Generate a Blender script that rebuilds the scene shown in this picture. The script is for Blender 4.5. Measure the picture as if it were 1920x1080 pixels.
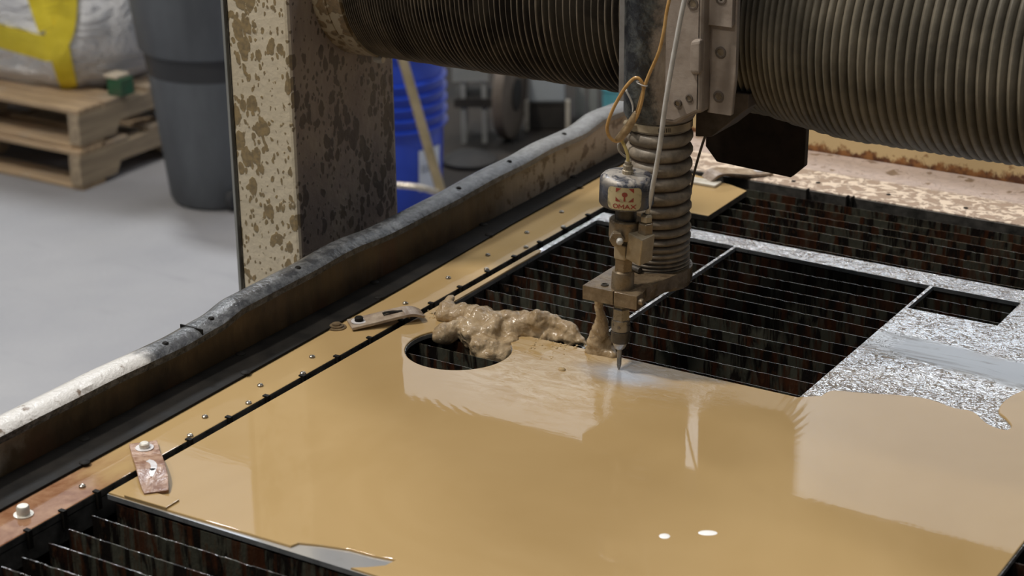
import bpy, bmesh, math, random
from mathutils import Vector, Matrix, noise
random.seed(7)
PI = math.pi
for o in list(bpy.data.objects):
    bpy.data.objects.remove(o)
SC = bpy.context.scene
C = SC.collection
T = 1.0                                   # height of the water level on the cutting table

# ------------------------------------------------------------------ camera
R = Matrix(((0.8490159940841514, 0.5282725889328245, -0.009995677641425428),
            (-0.18169825541317455, 0.3096770348916557, 0.9333198155190541),
            (0.4961427070602863, -0.7905872537822269, 0.3589069634152668)))
cam = bpy.data.cameras.new('camera')
cam.sensor_width = 36
cam.lens = 3689 / 1920 * 36
cam.clip_start = 0.05
co = bpy.data.objects.new('camera', cam)
C.objects.link(co)
CP = Vector((0, 0, T + 0.7945))
co.matrix_world = Matrix.Translation(CP) @ R.transposed().to_4x4()
cam.dof.use_dof = True
cam.dof.focus_distance = 2.0
cam.dof.aperture_fstop = 8.5
SC.camera = co

# ------------------------------------------------------------------ world, lights, exposure
W = bpy.data.worlds.new('world')
SC.world = W
W.use_nodes = True
W.node_tree.nodes['Background'].inputs[0].default_value = (0.80, 0.90, 1.0, 1)
W.node_tree.nodes['Background'].inputs[1].default_value = 0.14


def area(name, loc, target, size, power, col):
    l = bpy.data.lights.new(name, 'AREA')
    l.shape = 'RECTANGLE'
    l.size, l.size_y = size
    l.energy = power
    l.color = col
    o = bpy.data.objects.new(name, l)
    C.objects.link(o)
    o.location = loc
    d = Vector(target) - Vector(loc)
    o.rotation_euler = d.to_track_quat('-Z', 'Y').to_euler()
    return o


area('high_bay_key', (-3.3, 0.3, 6.4), (-1.0, 1.6, 1), (0.40, 0.40), 430, (1.0, 0.93, 0.83))
area('high_bay_far', (-6.3, 5.2, 7.2), (-4.5, 4.5, 0), (0.9, 0.9), 640, (0.92, 0.96, 1.0))
area('front_fill', (-1.6, -3.2, 6.0), (-1.3, 2.0, 1), (0.6, 0.4), 130, (1.0, 0.93, 0.82))  # unseen fill lamp added on the camera side
for k, (x, y) in enumerate(((-1.5, 7.0), (-4.2, 7.6), (1.6, 4.2), (-6.6, 1.6), (1.8, 7.8), (-3.0, 4.4))):
    area('high_bay_row', (x, y, 7.6), (x, y, 0), (1.9, 0.4), 85, (0.97, 0.97, 1.0))
for k, (x, y) in enumerate(((-0.4, 0.4), (-2.6, -1.0), (1.4, -1.2), (-0.9, -2.6))):
    area('high_bay_row', (x, y, 7.6), (x, y, 0), (1.9, 0.4), 32, (1.0, 0.97, 0.93))
SC.view_settings.view_transform = 'Standard'
SC.view_settings.look = 'None'
SC.view_settings.exposure = -0.85
SC.view_settings.gamma = 1.0
SC.view_settings.use_curve_mapping = False


# ------------------------------------------------------------------ material helpers
class N:
    def __init__(s, name, rough=0.5, metal=0.0, base=(0.5, 0.5, 0.5), ior=None, spec=None):
        m = bpy.data.materials.new(name)
        m.use_nodes = True
        s.m, s.nt = m, m.node_tree
        s.b = s.nt.nodes['Principled BSDF']
        s.b.inputs['Roughness'].default_value = rough
        s.b.inputs['Metallic'].default_value = metal
        s.b.inputs['Base Color'].default_value = (*base, 1)
        if ior:
            s.b.inputs['IOR'].default_value = ior
        if spec is not None:
            s.b.inputs['Specular IOR Level'].default_value = spec
        s.co = None

    def new(s, t, **k):
        n = s.nt.nodes.new(t)
        for a, v in k.items():
            setattr(n, a, v)
        return n

    def link(s, a, b):
        s.nt.links.new(a, b)

    def coord(s, scale=(1, 1, 1), loc=(0, 0, 0), geo=False):
        """object coordinates (or world position)"""
        if geo:
            src = s.new('ShaderNodeNewGeometry').outputs['Position']
        else:
            src = s.new('ShaderNodeTexCoord').outputs['Object']
        mp = s.new('ShaderNodeMapping')
        mp.inputs['Scale'].default_value = scale
        mp.inputs['Location'].default_value = loc
        s.link(src, mp.inputs[0])
        return mp.outputs[0]

    def noise(s, vec, scale, detail=4, rough=0.55, dist=0.0, col=False):
        n = s.new('ShaderNodeTexNoise')
        n.inputs['Scale'].default_value = scale
        n.inputs['Detail'].default_value = detail
        n.inputs['Roughness'].default_value = rough
        n.inputs['Distortion'].default_value = dist
        s.link(vec, n.inputs['Vector'])
        return n.outputs[1 if col else 0]

    def vor(s, vec, scale, feat='F1', rnd=1.0):
        n = s.new('ShaderNodeTexVoronoi', feature=feat)
        n.inputs['Scale'].default_value = scale
        n.inputs['Randomness'].default_value = rnd
        s.link(vec, n.inputs['Vector'])
        return n.outputs[0]

    def ramp(s, v, a, b, interp='LINEAR', lo=0.0, hi=1.0):
        n = s.new('ShaderNodeMapRange')
        n.interpolation_type = interp
        for i, x in zip((1, 2, 3, 4), (a, b, lo, hi)):
            n.inputs[i].default_value = x
        s.link(v, n.inputs[0])
        return n.outputs[0]

    def math(s, op, a, b=None):
        n = s.new('ShaderNodeMath', operation=op)
        for i, x in enumerate((a, b)):
            if x is None:
                continue
            if isinstance(x, (int, float)):
                n.inputs[i].default_value = x
            else:
                s.link(x, n.inputs[i])
        return n.outputs[0]

    def vmath(s, op, a, b):
        n = s.new('ShaderNodeVectorMath', operation=op)
        for i, x in enumerate((a, b)):
            if isinstance(x, tuple):
                n.inputs[i].default_value = x
            else:
                s.link(x, n.inputs[i])
        return n

    def mix(s, f, a, b):
        n = s.new('ShaderNodeMix', data_type='RGBA')
        if isinstance(f, (int, float)):
            n.inputs[0].default_value = f
        else:
            s.link(f, n.inputs[0])
        for i, x in ((6, a), (7, b)):
            if isinstance(x, tuple):
                n.inputs[i].default_value = (*x, 1)
            else:
                s.link(x, n.inputs[i])
        return n.outputs[2]

    def sep(s, vec):
        n = s.new('ShaderNodeSeparateXYZ')
        s.link(vec, n.inputs[0])
        return n.outputs

    def col(s, c):
        s.link(c, s.b.inputs['Base Color'])
        return s

    def rough(s, c):
        s.link(c, s.b.inputs['Roughness'])
        return s

    def bump(s, h, dist, strength=1.0):
        n = s.new('ShaderNodeBump')
        n.inputs['Distance'].default_value = dist
        n.inputs['Strength'].default_value = strength
        s.link(h, n.inputs['Height'])
        s.link(n.outputs[0], s.b.inputs['Normal'])
        return s


M = {}


def simple(name, a, b, scale, rough=0.5, metal=0.0, bump=0.0, sc3=(1, 1, 1), lo=0.35, hi=0.65, rv=0.15):
    n = N(name, rough, metal)
    v = n.coord(sc3)
    f = n.noise(v, scale, 6, 0.6)
    r = n.ramp(f, lo, hi)
    n.col(n.mix(r, a, b))
    n.rough(n.ramp(f, 0.3, 0.7, lo=rough - rv * .5, hi=rough + rv))
    if bump:
        n.bump(f, bump)
    M[name] = n.m
    return n.m


# concrete
n = N('concrete', 0.55)
v = n.coord()
a = n.noise(v, 1.3, 6, 0.6, 0.4)
b = n.noise(n.coord((2.0, 9, 1)), 1.2, 5, 0.6, 0.8)
c = n.mix(n.ramp(a, 0.3, 0.7), (0.235, 0.235, 0.25), (0.32, 0.315, 0.32))
c = n.mix(n.ramp(b, 0.6, 0.75, hi=0.35), c, (0.17, 0.17, 0.185))
n.col(c).bump(n.noise(v, 60, 3), 0.002)
M['concrete'] = n.m
# room
simple('wall_paint', (0.50, 0.50, 0.48), (0.58, 0.57, 0.55), 0.6, 0.8)
simple('ceiling_dark', (0.05, 0.05, 0.055), (0.07, 0.07, 0.075), 2, 0.7)
simple('dark_trim', (0.10, 0.11, 0.12), (0.14, 0.14, 0.15), 2, 0.5)
n = N('daylight', 0.3)
n.b.inputs['Base Color'].default_value = (0.7, 0.75, 0.8, 1)
v = n.coord((0.5, 0.5, 0.1))
n.link(n.mix(n.ramp(n.noise(v, 2.2, 2), 0.4, 0.6), (0.88, 0.93, 1.0), (0.84, 0.92, 1.04)), n.b.inputs['Emission Color'])
n.b.inputs['Emission Strength'].default_value = 1.35
M['daylight'] = n.m

# muddy water
NX, NY = -0.883, 1.609


def mud(name, milky=True, ripple=1.0, rust=False):
    n = N(name, 0.035, 0.0, ior=1.36)
    p = n.coord(geo=True)
    big = n.noise(p, 3.5, 4, 0.6, 0.6)
    c = n.mix(n.ramp(big, 0.35, 0.65), (0.385, 0.262, 0.118), (0.43, 0.30, 0.145))
    if milky:
        # aerated, swirling water that spreads from the jet
        d = n.vmath('DISTANCE', p, (NX - 0.065, NY - 0.035, T)).outputs['Value']
        wn = n.noise(n.coord((14, 30, 1), geo=True), 1.4, 6, 0.65, 1.8)
        dd = n.math('ADD', d, n.math('MULTIPLY', wn, 0.09))
        sw = n.ramp(dd, 0.10, 0.17, 'SMOOTHSTEP', 1, 0)
        st = n.ramp(wn, 0.44, 0.56)
        c = n.mix(n.math('MULTIPLY', sw, n.math('MULTIPLY', st, 0.75)), c, (0.52, 0.41, 0.27))
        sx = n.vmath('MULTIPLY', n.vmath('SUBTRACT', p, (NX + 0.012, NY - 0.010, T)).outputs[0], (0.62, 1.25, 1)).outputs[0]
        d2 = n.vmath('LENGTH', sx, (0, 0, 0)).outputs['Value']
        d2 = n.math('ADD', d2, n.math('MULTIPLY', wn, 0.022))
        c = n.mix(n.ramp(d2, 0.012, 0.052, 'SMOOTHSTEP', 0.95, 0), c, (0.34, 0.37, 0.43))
    if rust:
        y = n.sep(p)[1]
        f = n.math('ADD', y, n.math('MULTIPLY', n.noise(n.coord((30, 9, 1), geo=True), 1.0, 5, 0.6, 0.6), 0.16))
        rc = n.mix(n.ramp(n.noise(p, 26, 6, 0.65, 0.8), 0.35, 0.65), (0.17, 0.07, 0.032), (0.33, 0.19, 0.11))
        c = n.mix(n.ramp(f, 1.20, 1.30, 'SMOOTHSTEP', 1, 0), c, rc)
    n.col(c)
    d = n.vmath('DISTANCE', p, (NX, NY, T)).outputs['Value']
    wob = n.math('ADD', d, n.math('MULTIPLY', n.noise(p, 9, 2), 0.018))
    s1 = n.math('SINE', n.math('MULTIPLY', wob, 2 * PI / 0.0095))
    env = n.math('MULTIPLY', n.ramp(n.noise(p, 5.0, 2, 0.5), 0.46, 0.62, 'SMOOTHSTEP'), n.ramp(d, 0.55, 0.20, 'SMOOTHSTEP', 0.25, 1.0))
    h = n.math('MULTIPLY', n.math('MULTIPLY', s1, env), 0.000008 * ripple)
    h = n.math('ADD', h, n.math('ADD', n.math('MULTIPLY', n.noise(p, 7, 2, 0.4), 0.00010 * ripple), n.math('MULTIPLY', n.noise(n.coord((34, 120, 1), (3, 0, 0), geo=True), 1.0, 2, 0.5), 0.000022 * ripple)))
    near = n.ramp(d, 0.17, 0.05, 'SMOOTHSTEP')
    h = n.math('ADD', h, n.math('MULTIPLY', n.math('MULTIPLY', n.noise(n.coord((40, 60, 1), geo=True), 1.2, 5, 0.6, 1.0), near), 0.0006))
    n.bump(h, 1.0)
    M[name] = n.m


mud('muddy_water')
mud('ledge_film', False, 0.7, True)
n = N('splash_water', 0.22, ior=1.36)
v = n.coord()
c = n.mix(n.ramp(n.noise(v, 50, 5, 0.6, 1.5), 0.35, 0.65), (0.27, 0.185, 0.095), (0.46, 0.35, 0.22))
n.col(c).bump(n.noise(v, 60, 2, 0.5, 1.0), 0.003)
n.b.inputs['Coat Weight'].default_value = 1.0
n.b.inputs['Coat Roughness'].default_value = 0.04
n.b.inputs['Coat IOR'].default_value = 1.5
bp = n.new('ShaderNodeBump')
bp.inputs['Distance'].default_value = 0.018
n.link(n.noise(n.coord((1, 0.8, 0.7)), 130, 4, 0.6, 2.0), bp.inputs['Height'])
n.link(bp.outputs[0], n.b.inputs['Coat Normal'])
M['splash_water'] = n.m
M['glint_white'] = N('glint_white', 0.25, base=(0.93, 0.93, 0.92)).m  # white for the painted lamp glints on the water
n = N('bubble_water', 0.02, ior=1.36, base=(0.45, 0.33, 0.18))
M['bubble_water'] = n.m

# wet sheet metal with droplets
n = N('wet_sheet', 0.25, 0.7)
p = n.coord(geo=True)
q = n.coord((1, 1.6, 1), geo=True)
n1 = n.noise(q, 52, 2, 0.5, 1.6)
n2 = n.noise(q, 300, 2, 0.5, 0.5)
reg = n.noise(n.coord((3, 8, 1), geo=True), 1.1, 4, 0.6, 0.5)
x, y, z = n.sep(p)
# bare wiped band runs along x at y about 1.72 .. 1.80
band = n.math('ADD', n.math('MULTIPLY', n.math('ABSOLUTE', n.math('SUBTRACT', n.math('ADD', y, n.math('MULTIPLY', x, 0.10)), 1.752)), 1.0),
              n.math('MULTIPLY', n.noise(n.coord((9, 30, 1), geo=True), 1.5, 4, 0.6), 0.05))
wiped = n.math('MULTIPLY', n.ramp(band, 0.048, 0.064, 'SMOOTHSTEP', 1, 0), n.ramp(x, -0.72, -0.66))
dry = n.math('MULTIPLY', wiped, 1.0)
fine = n.ramp(y, 1.70, 1.75, 'SMOOTHSTEP', 1, 0)
drop = n.ramp(n1, 0.50, 0.57, 'SMOOTHSTEP')
h = n.math('ADD', n.math('MULTIPLY', drop, 0.0030), n.math('MULTIPLY', n.math('MULTIPLY', n.ramp(n2, 0.42, 0.6, 'SMOOTHSTEP'), n.ramp(fine, 0, 1, lo=.35, hi=1)), 0.0010))
wet = n.math('SUBTRACT', 1.0, dry)
h = n.math('MULTIPLY', n.math('MULTIPLY', h, wet), n.ramp(y, 1.35, 1.5))
grime = n.ramp(n.noise(n.coord((4, 26, 1), geo=True), 1.8, 6, 0.7, 0.6), 0.48, 0.68, 'SMOOTHSTEP')
c = n.mix(dry, (0.74, 0.75, 0.76), (0.44, 0.455, 0.47))
c = n.mix(n.math('MULTIPLY', grime, n.math('MULTIPLY', dry, 0.95)), c, (0.16, 0.14, 0.12))
brown = n.ramp(n.noise(p, 9, 5, 0.6), 0.58, 0.72)
c = n.mix(n.math('MULTIPLY', brown, 0.35), c, (0.36, 0.29, 0.23))
n.col(c)
n.rough(n.ramp(dry, 0, 1, lo=0.10, hi=0.5))
n.bump(h, 1.0)
M['wet_sheet'] = n.m

n = N('film_clear', 0.12, 0.3, base=(0.46, 0.50, 0.56))
M['sheet_edge'] = simple('sheet_edge', (0.28, 0.30, 0.32), (0.40, 0.42, 0.44), 60, 0.3, 0.6)

# rusty slats: vertical streaks in grey, rust and black
for k in range(3):
    n = N('slat_%d' % k, 0.2, 0.0)
    v = n.coord((1, 1, 0.16), (k * 3.1, 0, k * 1.7))
    f1 = n.noise(n.coord((1, 1, 0.14), (k * 3.1, 0, k * 1.7)), 55, 4, 0.6, 0.8)
    f2 = n.noise(v, 40, 4, 0.6, 1.2)
    f3 = n.noise(n.coord((1, 1, 0.5), (k, 0, 5)), 120, 4, 0.6)
    c = n.mix(n.ramp(f1, 0.46, 0.54), (0.062, 0.062, 0.048), (0.011, 0.009, 0.008))
    c = n.mix(n.ramp(f2, 0.50, 0.60, hi=0.9), c, (0.052, 0.019, 0.009))
    c = n.mix(n.ramp(f3, 0.55, 0.72, hi=0.5), c, (0.10, 0.045, 0.02))
    n.col(c).bump(f3, 0.0012)
    M['slat_%d' % k] = n.m
simple('black_water', (0.006, 0.006, 0.005), (0.012, 0.010, 0.008), 8, 0.25)

# painted steel with mud drips
def drips(name, base1, base2, spot, scale, sz, thr, rough=0.5, grime_shade=None):
    n = N(name, rough)
    v = n.coord(sz)
    w = n.noise(v, scale * 1.3, 4, 0.55, 0.4, col=True)
    wv = n.vmath('ADD', v, n.vmath('MULTIPLY', w, (0.6 / scale,) * 3).outputs[0]).outputs[0]
    d1 = n.vor(wv, scale)
    d2 = n.vor(wv, scale * 2.3)
    gate = n.noise(v, scale * 0.33, 3, 0.5)
    gr = n.ramp(gate, 0.40, 0.62)
    s1 = n.ramp(n.math('SUBTRACT', d1, n.math('MULTIPLY', gr, 0.36)), thr, thr + 0.05, 'SMOOTHSTEP', 1, 0)
    s2 = n.ramp(n.math('SUBTRACT', d2, n.math('MULTIPLY', gr, 0.26)), thr, thr + 0.06, 'SMOOTHSTEP', 1, 0)
    s = n.math('MAXIMUM', s1, s2)
    bg = n.mix(n.ramp(n.noise(n.coord(), 7, 6, 0.65), 0.35, 0.65), base1, base2)
    sp = n.mix(n.ramp(n.noise(n.coord(), 160, 3, 0.6), 0.4, 0.6), spot, tuple(x * 1.7 for x in spot))
    c = n.mix(n.math('MULTIPLY', s, 0.85), bg, sp)
    if grime_shade:
        # inner face darkened: splash grime, with its shade painted in too
        g = n.sep(n.new('ShaderNodeNewGeometry').outputs['Normal'])[0]
        f = n.math('MULTIPLY', n.ramp(g, 0.5, 0.9), n.ramp(n.noise(n.coord((1, 1, 0.5)), 22, 6, 0.7, 0.5), 0.2, 0.6, lo=0.55, hi=1.0))
        c = n.mix(f, c, n.mix(n.math('MULTIPLY', s, 0.9), grime_shade, tuple(x * 0.35 for x in grime_shade)))
    n.col(c)
    n.bump(n.math('ADD', n.noise(n.coord(), 90, 4, 0.6), n.math('MULTIPLY', s, 0.3)), 0.0012)
    M[name] = n.m


drips('column_paint', (0.58, 0.50, 0.36), (0.68, 0.595, 0.45), (0.145, 0.095, 0.030), 66, (1, 1, 0.62), 0.15, 0.5, (0.27, 0.215, 0.19))
drips('flange_paint', (0.36, 0.29, 0.19), (0.45, 0.37, 0.25), (0.14, 0.09, 0.04), 50, (1, 1, 1), 0.16, 0.5)
# inner tank wall
n = N('tank_wall', 0.38)
p = n.coord(geo=True)
v = n.coord((1, 1, 0.45), geo=True)
c = n.mix(n.ramp(n.noise(v, 14, 6, 0.65, 0.8), 0.35, 0.65), (0.035, 0.023, 0.013), (0.115, 0.072, 0.034))
c = n.mix(n.ramp(n.noise(v, 9, 5, 0.6, 0.3), 0.55, 0.63, hi=0.8), c, (0.10, 0.045, 0.022))
yy = n.sep(p)[1]
zz = n.sep(p)[2]
ff = n.math('ADD', yy, n.math('MULTIPLY', n.noise(p, 18, 5, 0.6), 0.10))
pal = n.mix(n.ramp(n.noise(p, 60, 4, 0.6), 0.52, 0.62), (0.40, 0.34, 0.27), (0.12, 0.085, 0.055))
c = n.mix(n.ramp(ff, 1.93, 2.13, 'SMOOTHSTEP', 0, 0.8), c, pal)
f2 = n.math('SUBTRACT', ff, n.math('MULTIPLY', n.math('SUBTRACT', zz, T), 1.5))
c = n.mix(n.ramp(f2, 1.12, 1.16, 'SMOOTHSTEP', 0.8, 0), c, pal)
n.col(c).bump(n.noise(v, 40, 5), 0.002)
M['tank_wall'] = n.m
# rim
n = N('rim_black', 0.22)
p = n.coord(geo=True)
ff = n.math('ADD', n.sep(p)[1], n.math('MULTIPLY', n.noise(p, 30, 4, 0.6), 0.07))
c = n.mix(n.ramp(n.noise(p, 80, 5, 0.7), 0.42, 0.66), (0.040, 0.042, 0.046), (0.145, 0.15, 0.155))
wp = n.mix(n.ramp(n.noise(p, 55, 4, 0.6), 0.62, 0.68), (0.62, 0.60, 0.57), (0.20, 0.15, 0.11))
nz = n.sep(n.new('ShaderNodeNewGeometry').outputs['Normal'])[2]
wf = n.math('MULTIPLY', n.ramp(ff, 1.33, 1.36, 'SMOOTHSTEP', 1, 0), n.ramp(nz, 0.2, 0.6))
c = n.mix(wf, c, wp)
c = n.mix(n.ramp(ff, 1.88, 2.12, 'SMOOTHSTEP', 0, 0.45), c, (0.33, 0.32, 0.30))
n.col(c).bump(n.noise(p, 160, 4, 0.65), 0.0016)
M['rim_black'] = n.m
simple('black_steel_and_shade', (0.006, 0.0055, 0.005), (0.014, 0.012, 0.010), 30, 0.62, 0, 0.001)  # near black for steel parts and for the wall's painted shade
M['black_steel_and_shade'].node_tree.nodes['Principled BSDF'].inputs['Specular IOR Level'].default_value = 0.15
simple('ledge_lip', (0.03, 0.03, 0.028), (0.09, 0.085, 0.078), 50, 0.3, 0, 0.001)
simple('screw_steel', (0.20, 0.18, 0.15), (0.40, 0.37, 0.32), 200, 0.22, 0.8)
simple('bolt_light', (0.55, 0.52, 0.45), (0.68, 0.65, 0.58), 200, 0.35, 0.2)
# back ledge, speckled
n = N('speckled_ledge', 0.4)
p = n.coord((1, 1.3, 1), geo=True)
s = n.ramp(n.noise(p, 62, 5, 0.62, 0.7), 0.45, 0.53, 'SMOOTHSTEP')
yy = n.sep(p)[1]
c = n.mix(s, (0.74, 0.61, 0.48), (0.36, 0.265, 0.20))
c2 = n.mix(n.ramp(n.noise(n.coord(geo=True), 40, 4), 0.60, 0.66), (0.52, 0.42, 0.37), (0.24, 0.17, 0.12))
c = n.mix(n.ramp(yy, 2.318 * 1.3, 2.325 * 1.3), c, c2)
n.col(c).bump(s, 0.0006)
M['speckled_ledge'] = n.m
# back wall yellow with rust at the base
n = N('back_wall_paint', 0.5)
p = n.coord(geo=True)
f = n.math('ADD', n.sep(p)[2], n.math('MULTIPLY', n.noise(n.coord((1, 1, 0.6), geo=True), 45, 5, 0.7), 0.05))
rustc = n.mix(n.ramp(n.noise(p, 70, 5), 0.4, 0.6), (0.10, 0.035, 0.014), (0.30, 0.13, 0.04))
c = n.mix(n.ramp(f, T + 0.030, T + 0.037, 'SMOOTHSTEP', 1, 0), (0.62, 0.47, 0.25), rustc)
c = n.mix(n.ramp(n.noise(p, 60, 4, 0.6), 0.60, 0.66, hi=0.8), c, (0.27, 0.13, 0.045))
n.col(c)
M['back_wall_paint'] = n.m


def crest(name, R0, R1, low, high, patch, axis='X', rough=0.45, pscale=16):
    """pleated rubber: dust on the crests, darker valleys, worn patches"""
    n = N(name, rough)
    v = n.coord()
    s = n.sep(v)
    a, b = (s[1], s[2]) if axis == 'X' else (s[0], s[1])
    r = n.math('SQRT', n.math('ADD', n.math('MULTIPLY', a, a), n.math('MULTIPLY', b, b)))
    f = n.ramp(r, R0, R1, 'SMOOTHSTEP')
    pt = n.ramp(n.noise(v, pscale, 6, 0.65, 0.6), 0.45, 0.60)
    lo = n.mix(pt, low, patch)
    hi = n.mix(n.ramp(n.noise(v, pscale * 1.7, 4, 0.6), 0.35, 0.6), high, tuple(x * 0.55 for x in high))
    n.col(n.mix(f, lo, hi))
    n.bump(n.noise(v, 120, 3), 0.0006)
    M[name] = n.m


RB = 0.111
crest('bellows_dark', RB - 0.0016, RB - 0.0003, (0.065, 0.055, 0.042), (0.30, 0.25, 0.19), (0.022, 0.018, 0.015), 'X', 0.5, 15)
crest('bellows_khaki', RB - 0.0045, RB - 0.001, (0.085, 0.070, 0.048), (0.21, 0.185, 0.14), (0.13, 0.11, 0.08), 'X', 0.5, 9)
crest('bellows_taupe', 0.0285, 0.0325, (0.12, 0.085, 0.058), (0.32, 0.27, 0.21), (0.17, 0.13, 0.10), 'Z', 0.5, 40)

# carriage casting: paint worn black on the left
n = N('housing_worn', 0.42)
v = n.coord()
s = n.sep(v)
f = n.math('ADD', s[0], n.math('MULTIPLY', n.noise(n.coord((1, 1, 0.6)), 42, 6, 0.7, 0.6), 0.045))
bl = n.mix(n.ramp(n.noise(v, 55, 6, 0.7, 0.5), 0.45, 0.70), (0.010, 0.012, 0.015), (0.12, 0.13, 0.125))
be = n.mix(n.ramp(n.noise(v, 38, 6, 0.65), 0.35, 0.65), (0.25, 0.205, 0.168), (0.35, 0.295, 0.245))
n.col(n.mix(n.ramp(f, 0.028, 0.044, 'SMOOTHSTEP'), bl, be)).bump(n.noise(v, 150, 4, 0.6), 0.0012)
M['housing_worn'] = n.m
simple('carriage_beige', (0.25, 0.205, 0.17), (0.36, 0.305, 0.26), 40, 0.5, 0, 0.0012)
simple('plate_grey', (0.20, 0.19, 0.18), (0.32, 0.31, 0.30), 30, 0.4, 0.2)
simple('dark_plate', (0.022, 0.016, 0.012), (0.045, 0.032, 0.024), 45, 0.6, 0, 0.001)
simple('recess_dark', (0.08, 0.065, 0.05), (0.14, 0.11, 0.09), 80, 0.6)
simple('brass_dirty', (0.17, 0.13, 0.085), (0.30, 0.24, 0.165), 90, 0.28, 0.45, 0.0006)
simple('brass_light', (0.33, 0.27, 0.185), (0.46, 0.39, 0.28), 80, 0.35, 0.3, 0.0005)
simple('steel_nozzle', (0.20, 0.185, 0.16), (0.34, 0.315, 0.28), 120, 0.25, 0.6)
simple('steel_dark', (0.055, 0.048, 0.04), (0.10, 0.088, 0.075), 120, 0.35, 0.3)
simple('steel_bright', (0.45, 0.45, 0.45), (0.6, 0.6, 0.6), 90, 0.22, 0.85)
simple('arm_mud', (0.11, 0.078, 0.048), (0.22, 0.165, 0.105), 70, 0.16, 0.1, 0.0012)
n = N('cap_chrome', 0.30, 0.4)
v = n.coord()
f = n.noise(v, 75, 6, 0.65, 0.9)
zz = n.sep(v)[2]
dust = n.math('MULTIPLY', n.ramp(f, 0.42, 0.56), n.ramp(zz, 0.200, 0.207, lo=0.12, hi=0.9))
n.col(n.mix(dust, (0.075, 0.08, 0.10), (0.38, 0.345, 0.30))).rough(n.ramp(dust, 0, 1, lo=0.26, hi=0.6))
M['cap_chrome'] = n.m
simple('label_cream', (0.52, 0.44, 0.26), (0.20, 0.17, 0.10), 95, 0.5, lo=0.52, hi=0.66)
simple('label_red', (0.36, 0.035, 0.025), (0.24, 0.06, 0.04), 120, 0.5)
simple('amber_tube', (0.42, 0.23, 0.07), (0.55, 0.34, 0.13), 60, 0.25)
simple('yellow_tube', (0.62, 0.47, 0.14), (0.70, 0.55, 0.22), 60, 0.3)
simple('white_hose', (0.45, 0.435, 0.41), (0.60, 0.59, 0.565), 60, 0.4)
simple('tape_brown', (0.22, 0.14, 0.06), (0.45, 0.33, 0.19), 120, 0.45, 0, 0.001)
simple('wire_dark', (0.10, 0.075, 0.05), (0.18, 0.14, 0.09), 60, 0.4)
n = N('clamp_rust', 0.3)
v = n.coord()
c = n.mix(n.ramp(n.noise(v, 70, 6, 0.65, 0.5), 0.4, 0.62), (0.19, 0.085, 0.045), (0.42, 0.27, 0.185))
n.col(c).bump(n.noise(v, 140, 4), 0.0008)
M['clamp_rust'] = n.m
simple('clamp_wet', (0.22, 0.16, 0.12), (0.44, 0.36, 0.28), 60, 0.14, 0.1, 0.0006)
simple('pale_wear', (0.50, 0.48, 0.49), (0.62, 0.60, 0.60), 80, 0.3)
simple('pad_pale', (0.42, 0.38, 0.31), (0.58, 0.54, 0.46), 60, 0.3)
simple('washer_dark', (0.14, 0.10, 0.06), (0.27, 0.20, 0.12), 80, 0.15, 0.2)
# background materials
n = N('pallet_wood', 0.75)
v = n.coord((1, 1, 1))
c = n.mix(n.ramp(n.noise(n.coord((1.2, 14, 14)), 3, 6, 0.65, 0.5), 0.35, 0.68), (0.50, 0.36, 0.22), (0.27, 0.19, 0.12))
n.col(n.mix(n.ramp(n.noise(v, 5, 3), 0.5, 0.7, hi=0.6), c, (0.36, 0.32, 0.27)))
M['pallet_wood'] = n.m
n = N('stringer_wood', 0.8)
v = n.coord((14, 1.2, 14))
n.col(n.mix(n.ramp(n.noise(v, 3, 6, 0.65, 0.5), 0.35, 0.68), (0.42, 0.33, 0.22), (0.22, 0.17, 0.12)))
M['stringer_wood'] = n.m
simple('green_paint', (0.015, 0.11, 0.05), (0.05, 0.09, 0.05), 14, 0.6)
simple('pale_wood', (0.60, 0.53, 0.42), (0.50, 0.43, 0.33), 14, 0.7)
n = N('sack_cloth', 0.55)
v = n.coord()
n.col(n.mix(n.ramp(n.noise(v, 5, 5, 0.6), 0.3, 0.7), (0.84, 0.85, 0.88), (0.92, 0.92, 0.93)))
n.bump(n.noise(n.coord((1, 1, 2.5)), 5, 5, 0.55, 0.7), 0.12)
M['sack_cloth'] = n.m
simple('strap_yellow', (0.75, 0.60, 0.02), (0.88, 0.72, 0.05), 18, 0.55, 0, 0.004)
simple('can_grey', (0.060, 0.066, 0.075), (0.105, 0.115, 0.128), 9, 0.5, 0, 0.002, (1, 1, 0.3))
simple('can_band', (0.018, 0.019, 0.022), (0.03, 0.031, 0.034), 9, 0.5)
simple('bucket_blue', (0.012, 0.045, 0.42), (0.018, 0.065, 0.52), 6, 0.32)
simple('label_white', (0.62, 0.66, 0.75), (0.50, 0.54, 0.63), 12, 0.5)
simple('print_grey', (0.16, 0.18, 0.24), (0.22, 0.24, 0.30), 12, 0.5)
simple('bail_blue', (0.16, 0.24, 0.52), (0.22, 0.30, 0.58), 6, 0.4)
simple('pole_tan', (0.20, 0.16, 0.09), (0.33, 0.27, 0.17), 10, 0.4)
simple('pipe_steel', (0.38, 0.34, 0.28), (0.55, 0.5, 0.43), 10, 0.25, 0.6)
simple('dark_iron', (0.022, 0.021, 0.020), (0.05, 0.045, 0.04), 8, 0.6)
simple('tire_tan', (0.17, 0.14, 0.115), (0.08, 0.065, 0.05), 6, 0.6)
simple('grey_box', (0.30, 0.33, 0.35), (0.36, 0.39, 0.41), 5, 0.5)
simple('teal_plastic', (0.10, 0.34, 0.40), (0.13, 0.40, 0.45), 5, 0.4)
simple('rack_pale', (0.22, 0.23, 0.22), (0.30, 0.30, 0.29), 6, 0.5)
simple('mat_black', (0.014, 0.013, 0.012), (0.035, 0.028, 0.022), 3, 0.7)


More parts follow.
